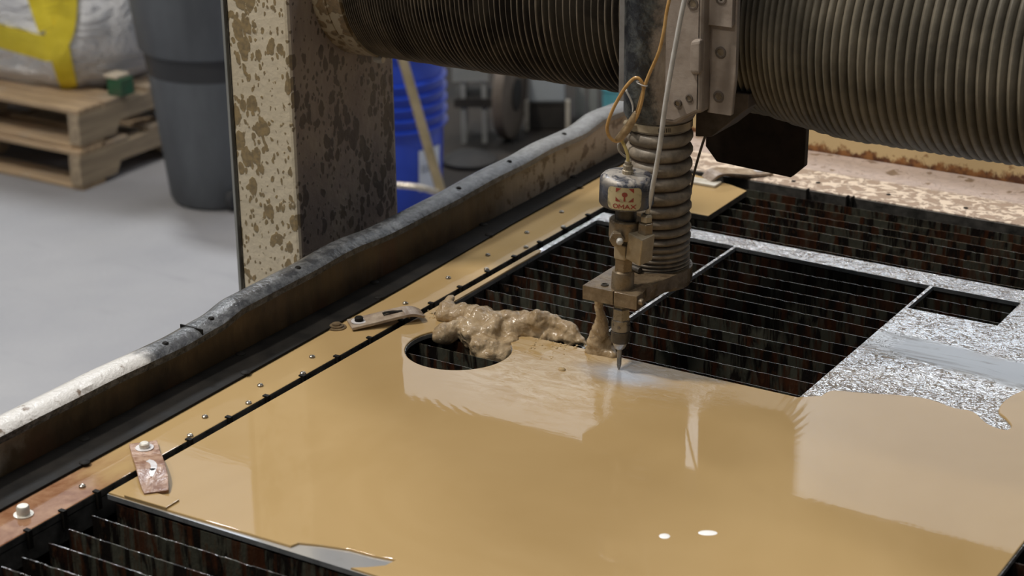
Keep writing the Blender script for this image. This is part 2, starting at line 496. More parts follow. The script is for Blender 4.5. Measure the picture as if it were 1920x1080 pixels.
for k in ('dark_iron', 'mat_black', 'rack_pale', 'tire_tan', 'dark_plate'):
    M[k].node_tree.nodes['Principled BSDF'].inputs['Specular IOR Level'].default_value = 0.15
# ------------------------------------------------------------------ geometry helpers
def obj(name, bm, mat, parent=None, smooth=False, bevel=0.0, origin=None, seg=2, kind=None, label=None):
    if origin is not None:
        bmesh.ops.translate(bm, verts=bm.verts, vec=-Vector(origin))
    bmesh.ops.recalc_face_normals(bm, faces=bm.faces)
    me = bpy.data.meshes.new(name)
    bm.to_mesh(me)
    bm.free()
    for m in (mat if isinstance(mat, (list, tuple)) else [mat]):
        me.materials.append(M[m])
    if smooth:
        me.polygons.foreach_set('use_smooth', [True] * len(me.polygons))
        if smooth != 'all':
            try:
                me.set_sharp_from_angle(angle=math.radians(38))
            except Exception:
                pass
    o = bpy.data.objects.new(name, me)
    C.objects.link(o)
    if origin is not None:
        o.location = origin
    if parent is not None:
        o.parent = parent
        o.location = Vector(o.location) - Vector(parent.location) if origin is None or True else o.location
    if bevel:
        b = o.modifiers.new('bevel', 'BEVEL')
        b.width = bevel
        b.segments = seg
        b.limit_method = 'ANGLE'
    if kind:
        o['kind'] = kind
    if label:
        o['label'] = label
    return o


def tag(o, label, cat, group=None):
    o['label'] = label
    o['category'] = cat
    if group:
        o['group'] = group
    return o


def thing(name, label, cat, loc=(0, 0, 0), group=None):
    o = bpy.data.objects.new(name, None)
    o.empty_display_size = 0.05
    C.objects.link(o)
    o.location = loc
    return tag(o, label, cat, group)


def box(bm, x0, x1, y0, y1, z0, z1, mat=0):
    vs = [bm.verts.new(p) for p in ((x0, y0, z0), (x1, y0, z0), (x1, y1, z0), (x0, y1, z0), (x0, y0, z1), (x1, y0, z1), (x1, y1, z1), (x0, y1, z1))]
    for f in ((0, 3, 2, 1), (4, 5, 6, 7), (0, 1, 5, 4), (1, 2, 6, 5), (2, 3, 7, 6), (3, 0, 4, 7)):
        bm.faces.new([vs[i] for i in f]).material_index = mat
    return vs


def B(*a):
    bm = bmesh.new()
    box(bm, *a)
    return bm


def lathe(bm, prof, seg=32, c=(0, 0, 0), axis='Z', cap=True, wob=None):
    """prof: list of (r, h)"""
    rings = []
    for r, h in prof:
        ring = []
        for i in range(seg):
            t = 2 * PI * i / seg
            rr = r * (wob(t, h) if wob else 1)
            a, b = rr * math.cos(t), rr * math.sin(t)
            p = (a, b, h) if axis == 'Z' else ((h, a, b) if axis == 'X' else (a, h, b))
            ring.append(bm.verts.new((p[0] + c[0], p[1] + c[1], p[2] + c[2])))
        rings.append(ring)
    for k in range(len(rings) - 1):
        for i in range(seg):
            j = (i + 1) % seg
            bm.faces.new((rings[k][i], rings[k][j], rings[k + 1][j], rings[k + 1][i]))
    if cap:
        bm.faces.new(rings[0])
        bm.faces.new(rings[-1])
    return bm


def L(prof, seg=32, c=(0, 0, 0), axis='Z', **k):
    return lathe(bmesh.new(), prof, seg, c, axis, **k)


def smoothpath(pts, sub=8):
    pts = [Vector(p) for p in pts]
    out = []
    for i in range(len(pts) - 1):
        p0 = pts[max(i - 1, 0)]
        p1, p2 = pts[i], pts[i + 1]
        p3 = pts[min(i + 2, len(pts) - 1)]
        for k in range(sub):
            t = k / sub
            out.append(0.5 * ((2 * p1) + (p2 - p0) * t + (2 * p0 - 5 * p1 + 4 * p2 - p3) * t * t + (3 * p1 - p0 - 3 * p2 + p3) * t ** 3))
    out.append(pts[-1])
    return out


def tube(pts, r, seg=10, sub=8, bm=None):
    bm = bm or bmesh.new()
    P = smoothpath(pts, sub) if sub > 1 else [Vector(p) for p in pts]
    up = Vector((0.13, 0.31, 0.94))
    rings = []
    for i, p in enumerate(P):
        d = (P[min(i + 1, len(P) - 1)] - P[max(i - 1, 0)]).normalized()
        a = d.cross(up)
        if a.length < 1e-3:
            a = d.cross(Vector((1, 0, 0)))
        a.normalize()
        b = d.cross(a).normalized()
        up = b.cross(d) if False else up
        rr = r(i / (len(P) - 1)) if callable(r) else r
        rings.append([bm.verts.new(p + rr * (a * math.cos(2 * PI * k / seg) + b * math.sin(2 * PI * k / seg))) for k in range(seg)])
    for k in range(len(rings) - 1):
        for i in range(seg):
            j = (i + 1) % seg
            bm.faces.new((rings[k][i], rings[k][j], rings[k + 1][j], rings[k + 1][i]))
    bm.faces.new(rings[0])
    bm.faces.new(rings[-1])
    return bm


def prism(outer, z0, z1, holes=(), plane='XY', off=0.0, edge_mat=0, bev=0.0, segs=3):
    """polygon with holes, extruded between z0 and z1"""
    bm = bmesh.new()
    edges = []
    for loop in [outer] + list(holes):
        vs = [bm.verts.new((x, y, z1)) for x, y in loop]
        for i in range(len(vs)):
            edges.append(bm.edges.new((vs[i], vs[(i + 1) % len(vs)])))
    bmesh.ops.triangle_fill(bm, use_beauty=True, use_dissolve=False, edges=edges)
    top = list(bm.faces)
    rim = [e for e in bm.edges if len(e.link_faces) == 1]
    ret = bmesh.ops.extrude_face_region(bm, geom=top)
    nv = [g for g in ret['geom'] if isinstance(g, bmesh.types.BMVert)]
    for v in nv:
        v.co.z = z0
    # extrude_face_region leaves the originals at z1 as one cap
    bmesh.ops.recalc_face_normals(bm, faces=bm.faces)
    for f in bm.faces:
        f.material_index = 0 if abs(f.normal.z) > 0.5 else edge_mat
    if bev:
        es = [e for e in bm.edges if len(e.link_faces) == 2 and all(abs(v.co.z - z1) < 1e-6 for v in e.verts)
              and min(abs(f.normal.z) for f in e.link_faces) < 0.5]
        bmesh.ops.bevel(bm, geom=es, offset=bev, segments=segs, affect='EDGES', profile=0.5, clamp_overlap=True)
    if plane == 'XZ':
        for v in bm.verts:
            v.co = Vector((v.co.x, v.co.z, v.co.y))
    if plane == 'YZ':
        for v in bm.verts:
            v.co = Vector((v.co.z, v.co.x, v.co.y))
    return bm


def circle(cx, cy, r, n=48, ph=0.0):
    return [(cx + r * math.cos(2 * PI * i / n + ph), cy + r * math.sin(2 * PI * i / n + ph)) for i in range(n)]


def child(name, bm, mat, parent, **k):
    """geometry given in the parent's local frame"""
    o = obj(name, bm, mat, None, **k)
    o.parent = parent
    return o


def struct(name, bm, mat, label=None, **k):
    o = obj(name, bm, mat, **k)
    o['kind'] = 'structure'
    if label:
        o['label'] = label
        o['category'] = name.split('_')[0]
    return o


# ------------------------------------------------------------------ the hall
struct('floor', B(-9.5, 4, -4, 9.5, -0.1, 0), 'concrete', 'grey concrete workshop floor, open at the left of the table')
struct('wall_back', B(-9.5, 4, 9.5, 9.7, 0, 8.5), 'wall_paint', 'pale back wall of the workshop with high windows')
struct('wall_left', B(-9.7, -9.5, -4, 9.7, 0, 8.5), 'wall_paint', 'pale left wall of the workshop with high windows')
struct('ceiling', B(-9.7, 4.2, -4, 9.7, 8.5, 8.7), 'ceiling_dark', 'dark workshop ceiling far above the cutting table')
wn = 0
for i in range(5):
    x0 = -9.2 + i * 2.2 + (0.75 if i >= 2 else 0)
    zs = 6.2 if i == 0 else (4.95 if i == 1 else 4.0)
    w = struct('window_%d' % (wn + 1), B(x0, x0 + (2.48 if i == 1 else 2.12), 9.44, 9.5, zs, 8.2), 'daylight', 'tall daylight window high in the back wall, number %d from the corner' % (i + 1))
    bm = bmesh.new()
    for xx in (x0 - 0.03, x0 + (2.45 if i == 1 else 2.09)):
        box(bm, xx, xx + 0.06, 9.40, 9.44, zs - .05, 8.25)
    box(bm, x0, x0 + 2.1, 9.40, 9.44, zs - .05, zs + .01)
    box(bm, x0, x0 + 2.1, 9.40, 9.44, 8.2, 8.26)
    child('window_frame', bm, 'dark_trim', w)
    wn += 1
for i in range(2):
    y0 = 5.0 + i * 2.2
    w = struct('window_%d' % (wn + 1), B(-9.5, -9.44, y0, y0 + 2.12, 6.2, 8.2), 'daylight', 'tall daylight window high in the left wall, %s' % ('nearer the camera' if i == 0 else 'nearer the corner'))
    bm = bmesh.new()
    for yy in (y0 - 0.03, y0 + 2.09):
        box(bm, -9.44, -9.40, yy, yy + 0.06, 6.15, 8.25)
    box(bm, -9.44, -9.40, y0, y0 + 2.1, 6.15, 6.21)
    box(bm, -9.44, -9.40, y0, y0 + 2.1, 8.2, 8.26)
    child('window_frame', bm, 'dark_trim', w)
    wn += 1

# ------------------------------------------------------------------ tank of the cutting table
tank = thing('cutting_tank', 'waist-high steel water tank with worn black rim, side ledges and rusty support slats', 'machine', (0, 0, 0))
XW = -1.243            # inner face of the left tank wall
ZT = [(0.6, .046), (1.12, .046), (1.25, .046), (1.36, .0435), (1.415, .046), (1.46, .053), (1.56, .0545), (1.645, .0575), (1.72, .0535), (1.84, .0545), (1.95, .0580),
      (2.01, .0575), (2.07, .0600), (2.16, .0580), (2.22, .0645), (2.30, .0610), (2.46, .063)]


def zt(y):
    for (a, za), (b, zb) in zip(ZT, ZT[1:]):
        if a <= y <= b:
            t = (y - a) / (b - a)
            t = t * t * (3 - 2 * t)
            return T + za + (zb - za) * t
    return T + ZT[0][1]


# wall (inner face dented), then the rolled rim along its top
bm = bmesh.new()
rows = []
ny = 120
for i in range(ny + 1):
    y = 0.6 + (2.46 - 0.6) * i / ny
    row = []
    for j in range(9):
        z = T - 0.35 + (zt(y) - 0.008 - (T - 0.35)) * j / 8
        row.append(bm.verts.new((XW + 0.0025 * noise.noise(Vector((0, y * 9, z * 9))), y, z)))
    for j in range(8, -1, -1):
        z = T - 0.35 + (zt(y) - 0.008 - (T - 0.35)) * j / 8
        row.append(bm.verts.new((XW - 0.006, y, z)))
    rows.append(row)
for a, b in zip(rows, rows[1:]):
    for j in range(18):
        k = (j + 1) % 18
        bm.faces.new((a[j], a[k], b[k], b[j]))
bm.faces.new(rows[0])
bm.faces.new(rows[-1])
child('side_wall', bm, 'tank_wall', tank, smooth=True)
bm = bmesh.new()
sec = [(-0.001, -0.013), (0.003, -0.011), (0.0035, -0.004), (0.0, 0.0), (-0.008, 0.0025), (-0.018, 0.0022), (-0.026, -0.001), (-0.029, -0.006), (-0.029, -0.018), (-0.025, -0.018), (-0.024, -0.006), (-0.006, -0.005)]
rows = []
ny = 260
for i in range(ny + 1):
    y = 0.6 + (2.46 - 0.6) * i / ny
    row = []
    for j, (dx, dz) in enumerate(sec):
        w = 0.0005 * noise.noise(Vector((j * 0.5, y * 22, 3)))
        row.append(bm.verts.new((XW + dx + w, y, zt(y) + dz + w)))
    rows.append(row)
ns = len(sec)
for a, b in zip(rows, rows[1:]):
    for j in range(ns):
        k = (j + 1) % ns
        bm.faces.new((a[j], a[k], b[k], b[j]))
bm.faces.new(rows[0])
bm.faces.new(rows[-1])
rim = child('rim', bm, 'rim_black', tank, smooth=True, label='wavy black rolled rim with pale paint at its near end')
for y in (1.345, 1.415, 1.56, 1.875, 1.99, 2.125):
    child('rivet', L([(0.0001, 0.0005), (0.0022, 0.0012), (0.0034, 0.0), (0.0034, -0.001)], 12, (XW - 0.008, y, zt(y) + 0.0026)), 'black_steel_and_shade', rim, smooth=True)

child('lap_joint', B(XW - 0.026, XW + 0.003, 1.388, 1.3895, T + 0.034, T + 0.0475), 'black_steel_and_shade', rim)
# outer skin of the tank, bottom and far side wall
bm = bmesh.new()
box(bm, XW - 0.030, XW - 0.024, 0.6, 2.46, 0.12, T + 0.04)
box(bm, XW - 0.024, 0.6, 0.6, 2.46, T - 0.40, T - 0.35)
child('tank_shell', bm, 'dark_plate', tank)
for (x, y) in ((-1.2, 0.65), (-1.2, 2.4), (0.5, 0.65), (0.5, 2.4)):
    child('leg', B(x - .04, x + .04, y - .04, y + .04, 0, T - 0.40), 'dark_plate', tank)
child('tank_water', B(-1.216, 0.6, 0.62, 2.44, T - 0.348, T - 0.10), 'black_water', tank)
# ledge on the left with its lip, painted wall-shade strip, screws
LE = -1.150
child('ledge', prism([(XW + .003, 0.62), (LE, 0.62), (LE, 2.085), (-1.02, 2.085), (-1.022, 2.200), (-1.05, 2.212), (XW + .003, 2.26)], T - 0.008, T, edge_mat=1), ['ledge_film', 'ledge_lip'], tank, smooth=False, bevel=0.0012)
lip = child('ledge_lip', B(LE - 0.004, LE - 0.0005, 0.62, 2.085, T - 0.030, T - 0.0085), 'ledge_lip', tank)
for y in [1.005, 1.048, 1.090, 1.133] + [1.20 + 0.058 * i for i in range(15)]:
    child('notch_tab', B(LE - 0.003, LE + 0.0035, y - 0.0022, y + 0.0022, T - 0.016, T + 0.0015), 'black_steel_and_shade', lip)
child('wall_shade_strip', prism([(XW + 0.0015, 0.62), (-1.194, 0.62), (-1.196, 1.28), (-1.203, 1.69), (-1.211, 1.94), (-1.213, 2.16), (-1.214, 2.255), (XW + 0.0015, 2.255)], T + 0.0003, T + 0.0028), 'black_steel_and_shade', tank, bevel=0.0008)  # flat dark strip painting the wall's shadow and reflection onto the ledge
def bolt_head(bm, x, y, r, h, z=T, hexa=False):
    return lathe(bm, [(r, z), (r, z + h * .6), (r * .75, z + h), (0.0002, z + h * 1.02)], 6 if hexa else 12, (x, y, 0))
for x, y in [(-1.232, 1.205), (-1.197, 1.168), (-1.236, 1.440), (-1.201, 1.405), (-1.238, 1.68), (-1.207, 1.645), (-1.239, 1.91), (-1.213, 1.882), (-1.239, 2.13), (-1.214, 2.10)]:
    child('shade_strip_bolt', bolt_head(bmesh.new(), x, y, 0.0052, 0.0022, T + 0.002), 'black_steel_and_shade', tank, smooth=True)
scr = [(-1.184, 2.005), (-1.181, 1.917), (-1.179, 1.826), (-1.177, 1.739), (-1.174, 1.649), (-1.171, 1.476), (-1.171, 1.391), (-1.170, 1.305), (-1.168, 1.134),
       (-1.1535, 1.957), (-1.1545, 1.872), (-1.1545, 1.785), (-1.153, 1.437), (-1.1545, 1.352), (-1.1545, 1.265), (-1.1545, 1.20)]
for x, y in scr:
    child('screw', L([(0.0032, T), (0.0030, T + 0.0016), (0.0018, T + 0.0024), (0.0002, T + 0.0022)], 12, (x, y, 0)), 'screw_steel', tank, smooth=True)
child('corner_bolt', L([(0.0088, T), (0.0088, T + 0.001), (0.0058, T + 0.0012), (0.0058, T + 0.0075), (0.0048, T + 0.009), (0.0002, T + 0.009)], 20, (-1.1745, 1.068, 0)), 'bolt_light', tank, smooth=True)
# back ledge
child('back_ledge', B(-1.215, 0.6, 2.243, 2.318, T - 0.006, T + 0.001), 'speckled_ledge', tank, bevel=0.001)
child('back_ledge_shelf', B(-1.215, 0.6, 2.319, 2.401, T - 0.006, T + 0.0005), 'speckled_ledge', tank, bevel=0.001)
bk = child('back_lip', B(-1.215, 0.6, 2.240, 2.2445, T - 0.034, T - 0.0005), 'ledge_lip', tank)
for x in (-0.955, -0.900, -0.893):
    child('notch_tab', B(x - 0.0010, x + 0.0010, 2.236, 2.243, T - 0.012, T + 0.002), 'black_steel_and_shade', bk)
child('back_wall', B(-1.24, 0.6, 2.402, 2.43, T - 0.1, T + 0.12), 'back_wall_paint', tank)
for x, y in ((-0.955, 2.272), (-0.858, 2.272), (-0.755, 2.27), (-0.985, 2.262), (-0.66, 2.27)):
    child('screw', L([(0.0032, T), (0.0030, T + 0.0016), (0.0002, T + 0.002)], 12, (x, y, 0)), 'black_steel_and_shade', tank, smooth=True)


# slats: thin plates on edge, tops scalloped by earlier cuts
def slat_mesh(seed, x0=-1.133, x1=0.05):
    bm = bmesh.new()
    n = 260
    prev = None
    rnd = random.Random(seed)
    notch = [rnd.uniform(x0, x1) for _ in range(26)]
    for i in range(n + 1):
        x = x0 + (x1 - x0) * i / n
        y = 0.0010 * noise.noise(Vector((x * 5, seed * 7.1, 0)))
        z = -0.008 - 0.00025 * abs(noise.noise(Vector((x * 60, seed * 3.3, 1)))) + 0.0012 * noise.noise(Vector((x * 4, seed * 2.3, 4)))
        for q in notch:
            if abs(q - x) < 0.0026:
                z -= 0.0005
        w = 0.00055
        ring = [bm.verts.new((x, y - w, z)), bm.verts.new((x, y + w, z)), bm.verts.new((x, y + w, -0.094)), bm.verts.new((x, y - w, -0.094))]
        if prev:
            for j in range(4):
                k = (j + 1) % 4
                bm.faces.new((prev[j], prev[k], ring[k], ring[j]))
        else:
            bm.faces.new(ring)
        prev = ring
    bm.faces.new(prev)
    bmesh.ops.recalc_face_normals(bm, faces=bm.faces)
    me = bpy.data.meshes.new('slat')
    bm.to_mesh(me)
    bm.free()
    return me


base = [slat_mesh(k) for k in range(9)]
for k, me in enumerate(base):
    me.materials.append(M['slat_%d' % (k % 3)])
y = 2.229
k = 0
while y > 0.70:
    s = bpy.data.objects.new('slat', base[(k * 4) % 9])
    C.objects.link(s)
    s.parent = tank
    s.location = (random.uniform(-.0015, .0015), y + random.uniform(-.0022, .0022), T + random.uniform(-.0012, .0004))
    s.rotation_euler = (random.uniform(-.03, .03), 0, random.uniform(-.0018, .0018))
    y -= 0.0283 if y > 1.62 else 0.0276
    k += 1

# ------------------------------------------------------------------ metal sheet being cut
SX0, SX1, SY0, SY1 = -1.141, -0.414, 1.137, 2.035
hole = circle(-1.053, 1.572, 0.0555, 72)
op1 = [(-1.131, 1.639), (-0.9460, 1.639), (-0.9460, 2.006), (-1.134, 2.006)]
op2 = [(-0.9425, 1.639), (-0.6990, 1.639), (-0.6990, 1.998), (-0.9425, 2.003)]
op3 = [(-0.6955, 1.921), (-0.5945, 1.921), (-0.5945, 1.9975), (-0.6950, 1.9975)]
sheet = obj('metal_sheet', prism([(SX0, SY0), (SX1, SY0), (SX1, SY1), (SX0, SY1)], T - 0.0062, T - 0.0016, [hole, op1, op2, op3], edge_mat=1), ['wet_sheet', 'sheet_edge'])
tag(sheet, 'thick silver metal sheet with a round hole and large rectangular cut-outs, wet and half flooded', 'sheet')

# flooding water on the sheet
edge = [(-0.697, 1.640)]
rag = [(1540, 742), (1560, 732), (1600, 735), (1640, 738), (1690, 741), (1740, 748), (1790, 765), (1825, 772), (1848, 792), (1868, 802), (1888, 806), (1896, 798), (1885, 784), (1872, 768), (1900, 740), (1990, 705)]


def at(px, py, z=T):
    d = R.transposed() @ Vector((px - 960, -(py - 540), -3689))
    return CP + d * ((z - CP.z) / d.z)


def aty(px, py, Y):
    d = R.transposed() @ Vector((px - 960, -(py - 540), -3689))
    return CP + d * (Y / d.y)


def atd(px, py, D):
    d = R.transposed() @ Vector((px - 960, -(py - 540), -3689))
    return CP + d.normalized() * D


ragw = [at(*q)[:2] for q in rag]
pool = [(SX0 + .0008, SY0 + .0008)]
for px, py in ((545, 1024), (560, 1018), (600, 1022), (655, 1030), (700, 1042), (742, 1050), (722, 1060), (690, 1063), (655, 1066)):
    w = at(px, py)
    pool.append((w.x, max(w.y, SY0 + 0.0015)))
pool += [(SX1 - .0008, SY0 + .0008), (SX1 - .0008, ragw[-1][1])]
pool += [tuple(q) for q in reversed(smoothpath([(a, b, 0) for a, b in ragw], 3)) for q in [(q.x, q.y)]][1:]
pool += [(-0.6995, 1.6385), (-0.80, 1.6383), (-0.95, 1.6384), (-1.1316, 1.6384), (-1.1324, 1.80), (-1.1326, 1.868), (-1.1365, 1.876), (SX0 + .0008, 1.868)]
# keep the water clear of the bare patch by the front edge
water = obj('muddy_water', prism(pool, T - 0.0016, T + 0.0004, [circle(-1.053, 1.572, 0.0561, 72)], bev=0.0014), 'muddy_water', smooth=True)
for f in water.data.polygons:
    if f.normal.z > 0.999:
        f.use_smooth = False
water['kind'] = 'stuff'
tag(water, 'tan muddy water lying in a thin layer over the front of the metal sheet', 'water')

# ------------------------------------------------------------------ churning water beside the nozzle
def blob(name, balls, voxel, label, cat, disp=0.006, seed=1, tex=0.03):
    bm = bmesh.new()
    for x, y, z, r, sx, sy, sz in balls:
        m = Matrix.Translation((x, y, z)) @ Matrix.Diagonal((sx, sy, sz, 1))
        bmesh.ops.create_icosphere(bm, subdivisions=3, radius=r, matrix=m)
    o = obj(name, bm, 'splash_water', smooth='all', origin=(balls[0][0], balls[0][1], balls[0][2]))
    r = o.modifiers.new('remesh', 'REMESH')
    r.mode = 'VOXEL'
    r.voxel_size = voxel
    r.use_smooth_shade = True
    s = o.modifiers.new('smooth', 'SMOOTH')
    s.iterations = 8
    for sc, st in ((tex, disp), (tex * 0.45, disp * 0.22)):
        t = bpy.data.textures.new('churn', 'CLOUDS')
        t.noise_scale = sc
        t.noise_depth = 2
        d = o.modifiers.new('displace', 'DISPLACE')
        d.texture = t
        d.strength = st
        d.mid_level = 0.5
    o['kind'] = 'stuff'
    tag(o, label, cat)
    return o


def pxball(px, py, z, r, sx=1, sy=1, sz=1):
    w = at(px, py, T + z)
    return (w.x, w.y, w.z, r, sx, sy, sz)


balls = []
rnd = random.Random(3)
for px, py, z, r in [(835, 590, .008, .010), (838, 572, .016, .007), (843, 560, .020, .005), (862, 590, .008, .012), (885, 592, .010, .012), (905, 600, .012, .014), (930, 605, .012, .013),
                     (870, 610, .006, .012), (850, 618, .004, .011), (835, 625, .002, .010), (890, 620, .006, .014), (915, 625, .004, .014), (940, 630, .002, .012),
                     (905, 645, .000, .012), (925, 650, -.004, .013), (945, 655, -.006, .012), (915, 665, -.010, .012), (935, 668, -.012, .010), (900, 660, -.010, .010), (955, 640, .000, .009), (880, 640, -.004, .010),
                     (960, 600, .012, .012), (955, 590, .020, .008), (985, 605, .012, .013), (1010, 605, .014, .012), (1020, 595, .020, .009), (1035, 610, .010, .012), (1055, 618, .008, .010),
                     (1000, 622, .004, .012), (1025, 628, .002, .012), (1050, 632, .002, .010), (1075, 628, .006, .008), (1090, 638, .003, .007), (975, 620, .004, .012), (958, 618, .006, .012),
                     (1065, 640, .000, .007), (1100, 645, .000, .005)]:
    balls.append(pxball(px, py, z - .002, r * 1.08, rnd.uniform(.8, 1.3), rnd.uniform(.9, 1.2), rnd.uniform(.65, 1.05)))
blob('churning_water', balls, 0.0016, 'frothing mound of muddy water thrown up between the round hole and the nozzle', 'water', 0.012, 1, 0.024)
balls = []
for px, py, z, r in [(1124, 560, .066, .0042), (1124, 566, .062, .0042), (1124, 573, .057, .0042), (1124, 580, .053, .0044), (1125, 588, .048, .0047), (1126, 596, .042, .0052), (1128, 604, .036, .0062), (1126, 616, .028, .0075), (1124, 630, .018, .0095), (1122, 642, .010, .0110),
                     (1128, 652, .004, .0120), (1140, 662, .001, .0075), (1120, 658, .001, .0085), (1108, 660, .0, .006), (1148, 668, .0, .005), (1136, 640, .012, .007), (1112, 645, .004, .006)]:
    balls.append(pxball(px, py, z, r * 1.15))
blob('splash_column', balls, 0.0012, 'twisting spout of muddy water rising to the nozzle bracket, left of the nozzle', 'water', 0.004, 2, 0.016)

# bubbles and droplets on the water near the froth
bm = bmesh.new()
rnd = random.Random(11)
spots = [(1068, 636, 3.0), (1060, 648, 1.8), (1054, 694, 3.4), (1108, 655, 1.5), (1098, 660, 1.6)]
for i in range(34):
    spots.append((rnd.uniform(990, 1110), rnd.uniform(632, 652) + rnd.uniform(0, 10), rnd.uniform(0.8, 2.0)))
for i in range(26):
    spots.append((rnd.uniform(765, 830), rnd.uniform(580, 598), rnd.uniform(0.8, 2.0)))
for i in range(16):
    spots.append((rnd.uniform(960, 1130), rnd.uniform(660, 676), rnd.uniform(0.5, 1.0)))
for px, py, r in spots:
    w = at(px, py)
    bmesh.ops.create_icosphere(bm, subdivisions=2, radius=r / 1000, matrix=Matrix.Translation((w.x, w.y, T + 0.0004)) @ Matrix.Diagonal((1.2, 1, .8, 1)))
o = obj('bubbles', bm, 'bubble_water', smooth='all')
o['kind'] = 'stuff'
tag(o, 'small glistening bubbles floating on the mud around the froth', 'bubbles')
for k, (px, py, sx) in enumerate(((1246, 1006, 0.0052), (1327, 1000, 0.0090))):  # lamp reflections painted as small white flecks on the water
    w = at(px, py)
    bm = bmesh.new()
    bmesh.ops.create_icosphere(bm, subdivisions=4, radius=1, matrix=Matrix.Translation((w.x, w.y, T - 0.0002)) @ Matrix.Rotation(0.52, 4, 'Z') @ Matrix.Diagonal((sx, 0.0052, 0.0014, 1)))
    o = obj('lamp_glint', bm, 'glint_white', smooth='all', origin=(w.x, w.y, T))
    tag(o, ('small round' if k == 0 else 'larger oblong') + ' bright white painted lamp glint on the muddy water near the front of the sheet', 'glint', 'painted lamp glints near the front of the sheet')

# ------------------------------------------------------------------ clamps
def clamp(name, a, b, width, prof, label, mat='clamp_rust', slot=True, bolt=0.006, wear=True):
    """bent strap from the bolt end a to the tip b; prof: (t, z) along it"""
    a, b = Vector((*a, 0)), Vector((*b, 0))
    d = b - a
    ln = d.length
    root = thing(name, label, 'clamp', (a.x, a.y, T), 'step clamps around the metal sheet')
    root.rotation_euler.z = math.atan2(d.y, d.x)
    P = smoothpath([(t * ln, 0, z) for t, z in prof], 4)
    bm = bmesh.new()
    rows = []
    th = 0.0034
    for i, p in enumerate(P):
        t = i / (len(P) - 1)
        w = width / 2 * (1 - 0.18 * max(0, (t - .8) / .2))
        q = P[min(i + 1, len(P) - 1)] - P[max(i - 1, 0)]
        nn = Vector((-q.z, 0, q.x)).normalized()
        rows.append([bm.verts.new(p + Vector((0, y, 0)) + nn * h) for y, h in ((-w, 0), (w, 0), (w, th), (-w, th))])
    for r0, r1 in zip(rows, rows[1:]):
        for j in range(4):
            k = (j + 1) % 4
            bm.faces.new((r0[j], r0[k], r1[k], r1[j]))
    bm.faces.new(rows[0])
    bm.faces.new(rows[-1])
    child('strap', bm, mat, root, bevel=0.0006)

    def zat(t):
        i = t * (len(P) - 1)
        return P[int(round(i))].z + th
    x0 = 0.13 * ln
    child('washer', L([(0.0085, zat(.13) - .0002), (0.0085, zat(.13) + .0008), (0.004, zat(.13) + .0009)], 24, (x0, 0, 0)), 'pale_wear', root, smooth=True)
    child('bolt', L([(bolt * .8, zat(.13) + .0005), (bolt * .8, zat(.13) + .0045), (bolt * .62, zat(.13) + .0055), (0.0002, zat(.13) + .0055)], 16, (x0, 0, 0)), 'bolt_light' if wear else 'black_steel_and_shade', root, smooth=True)
    if slot:
        bm = bmesh.new()
        pts = []
        for i in range(9):
            t = 0.46 + 0.34 * i / 8
            off = (0.006 * math.sin(i / 8 * PI) - .003) if wear else 0.0
            pts.append((t * ln, off, zat(t) - 0.0002 if not wear else zat(t) - 0.0005))
        w2 = 0.0028 if wear else 0.0022
        rows = []
        for i, (x, yy, z) in enumerate(pts):
            q = Vector(pts[min(i + 1, 8)]) - Vector(pts[max(i - 1, 0)])
            nn = Vector((-q.y, q.x, 0)).normalized() * w2
            rows.append([bm.verts.new((x - nn.x, yy - nn.y, z)), bm.verts.new((x + nn.x, yy + nn.y, z)), bm.verts.new((x + nn.x, yy + nn.y, z + .0009)), bm.verts.new((x - nn.x, yy - nn.y, z + .0009))])
        for r0, r1 in zip(rows, rows[1:]):
            for j in range(4):
                k = (j + 1) % 4
                bm.faces.new((r0[j], r0[k], r1[k], r1[j]))
        bm.faces.new(rows[0])
        bm.faces.new(rows[-1])
        child('slot', bm, 'pale_wear' if wear else 'black_steel_and_shade', root, label='pale curved slot' if wear else 'dark slot')
        if wear:
            child('slot_hole', L([(0.0026, zat(.72)), (0.0026, zat(.72) + .0006)], 14, (0.70 * ln, 0.001, 0)), 'black_steel_and_shade', root)
    return root


clamp('step_clamp', (-1.178, 1.226), (-1.100, 1.156), 0.026, [(0, .001), (.30, .0012), (.36, .004), (.62, .0075), (.82, .0055), (1, .0005)],
      'rusty brown step clamp holding the near left corner of the sheet, pale bolt on top')
clamp('step_clamp', (-1.186, 1.562), (-1.134, 1.622), 0.026, [(0, .0012), (.30, .004), (.75, .0085), (.90, .0075), (1, .004)],
      'wet slotted step clamp beside the frothing water, bolted to the left ledge', 'clamp_wet', True, 0.006, False)
clamp('step_clamp', (-1.030, 2.280), (-1.083, 2.208), 0.030, [(0, .002), (.35, .003), (.7, .0085), (.88, .009), (1, .001)],
      'bent step clamp at the far left corner behind the nozzle, below the dark hanging plate', 'clamp_wet', False, 0.004, False)
o = obj('clamp_pad', B(-0.024, 0.024, -0.010, 0.010, 0, 0.0035), 'pad_pale', bevel=0.0006)
o.location = (-1.086, 2.198, T)
tag(o, 'pale flat pad under the tip of the far clamp', 'pad')
o = obj('shim_plate', B(-0.024, 0.024, -0.009, 0.009, 0, 0.0022), 'muddy_water', bevel=0.0005)
o.location = (-1.098, 1.1475, T + 0.0001)
o.rotation_euler.z = 0.02
tag(o, 'thin mud-covered shim plate under the tip of the near left clamp', 'shim')
w = at(622, 612)
o = obj('washer_stack', L([(0.0105, T + .0001), (0.0105, T + .0012), (0.0075, T + .0014), (0.0075, T + .003), (0.0050, T + .0032), (0.0048, T + .005), (0.0002, T + .005)], 28, (-1.198, w.y, 0)), 'washer_dark', smooth=True)
tag(o, 'small stacked washers and nut on the left ledge beside the dark wall-shade strip', 'washer')

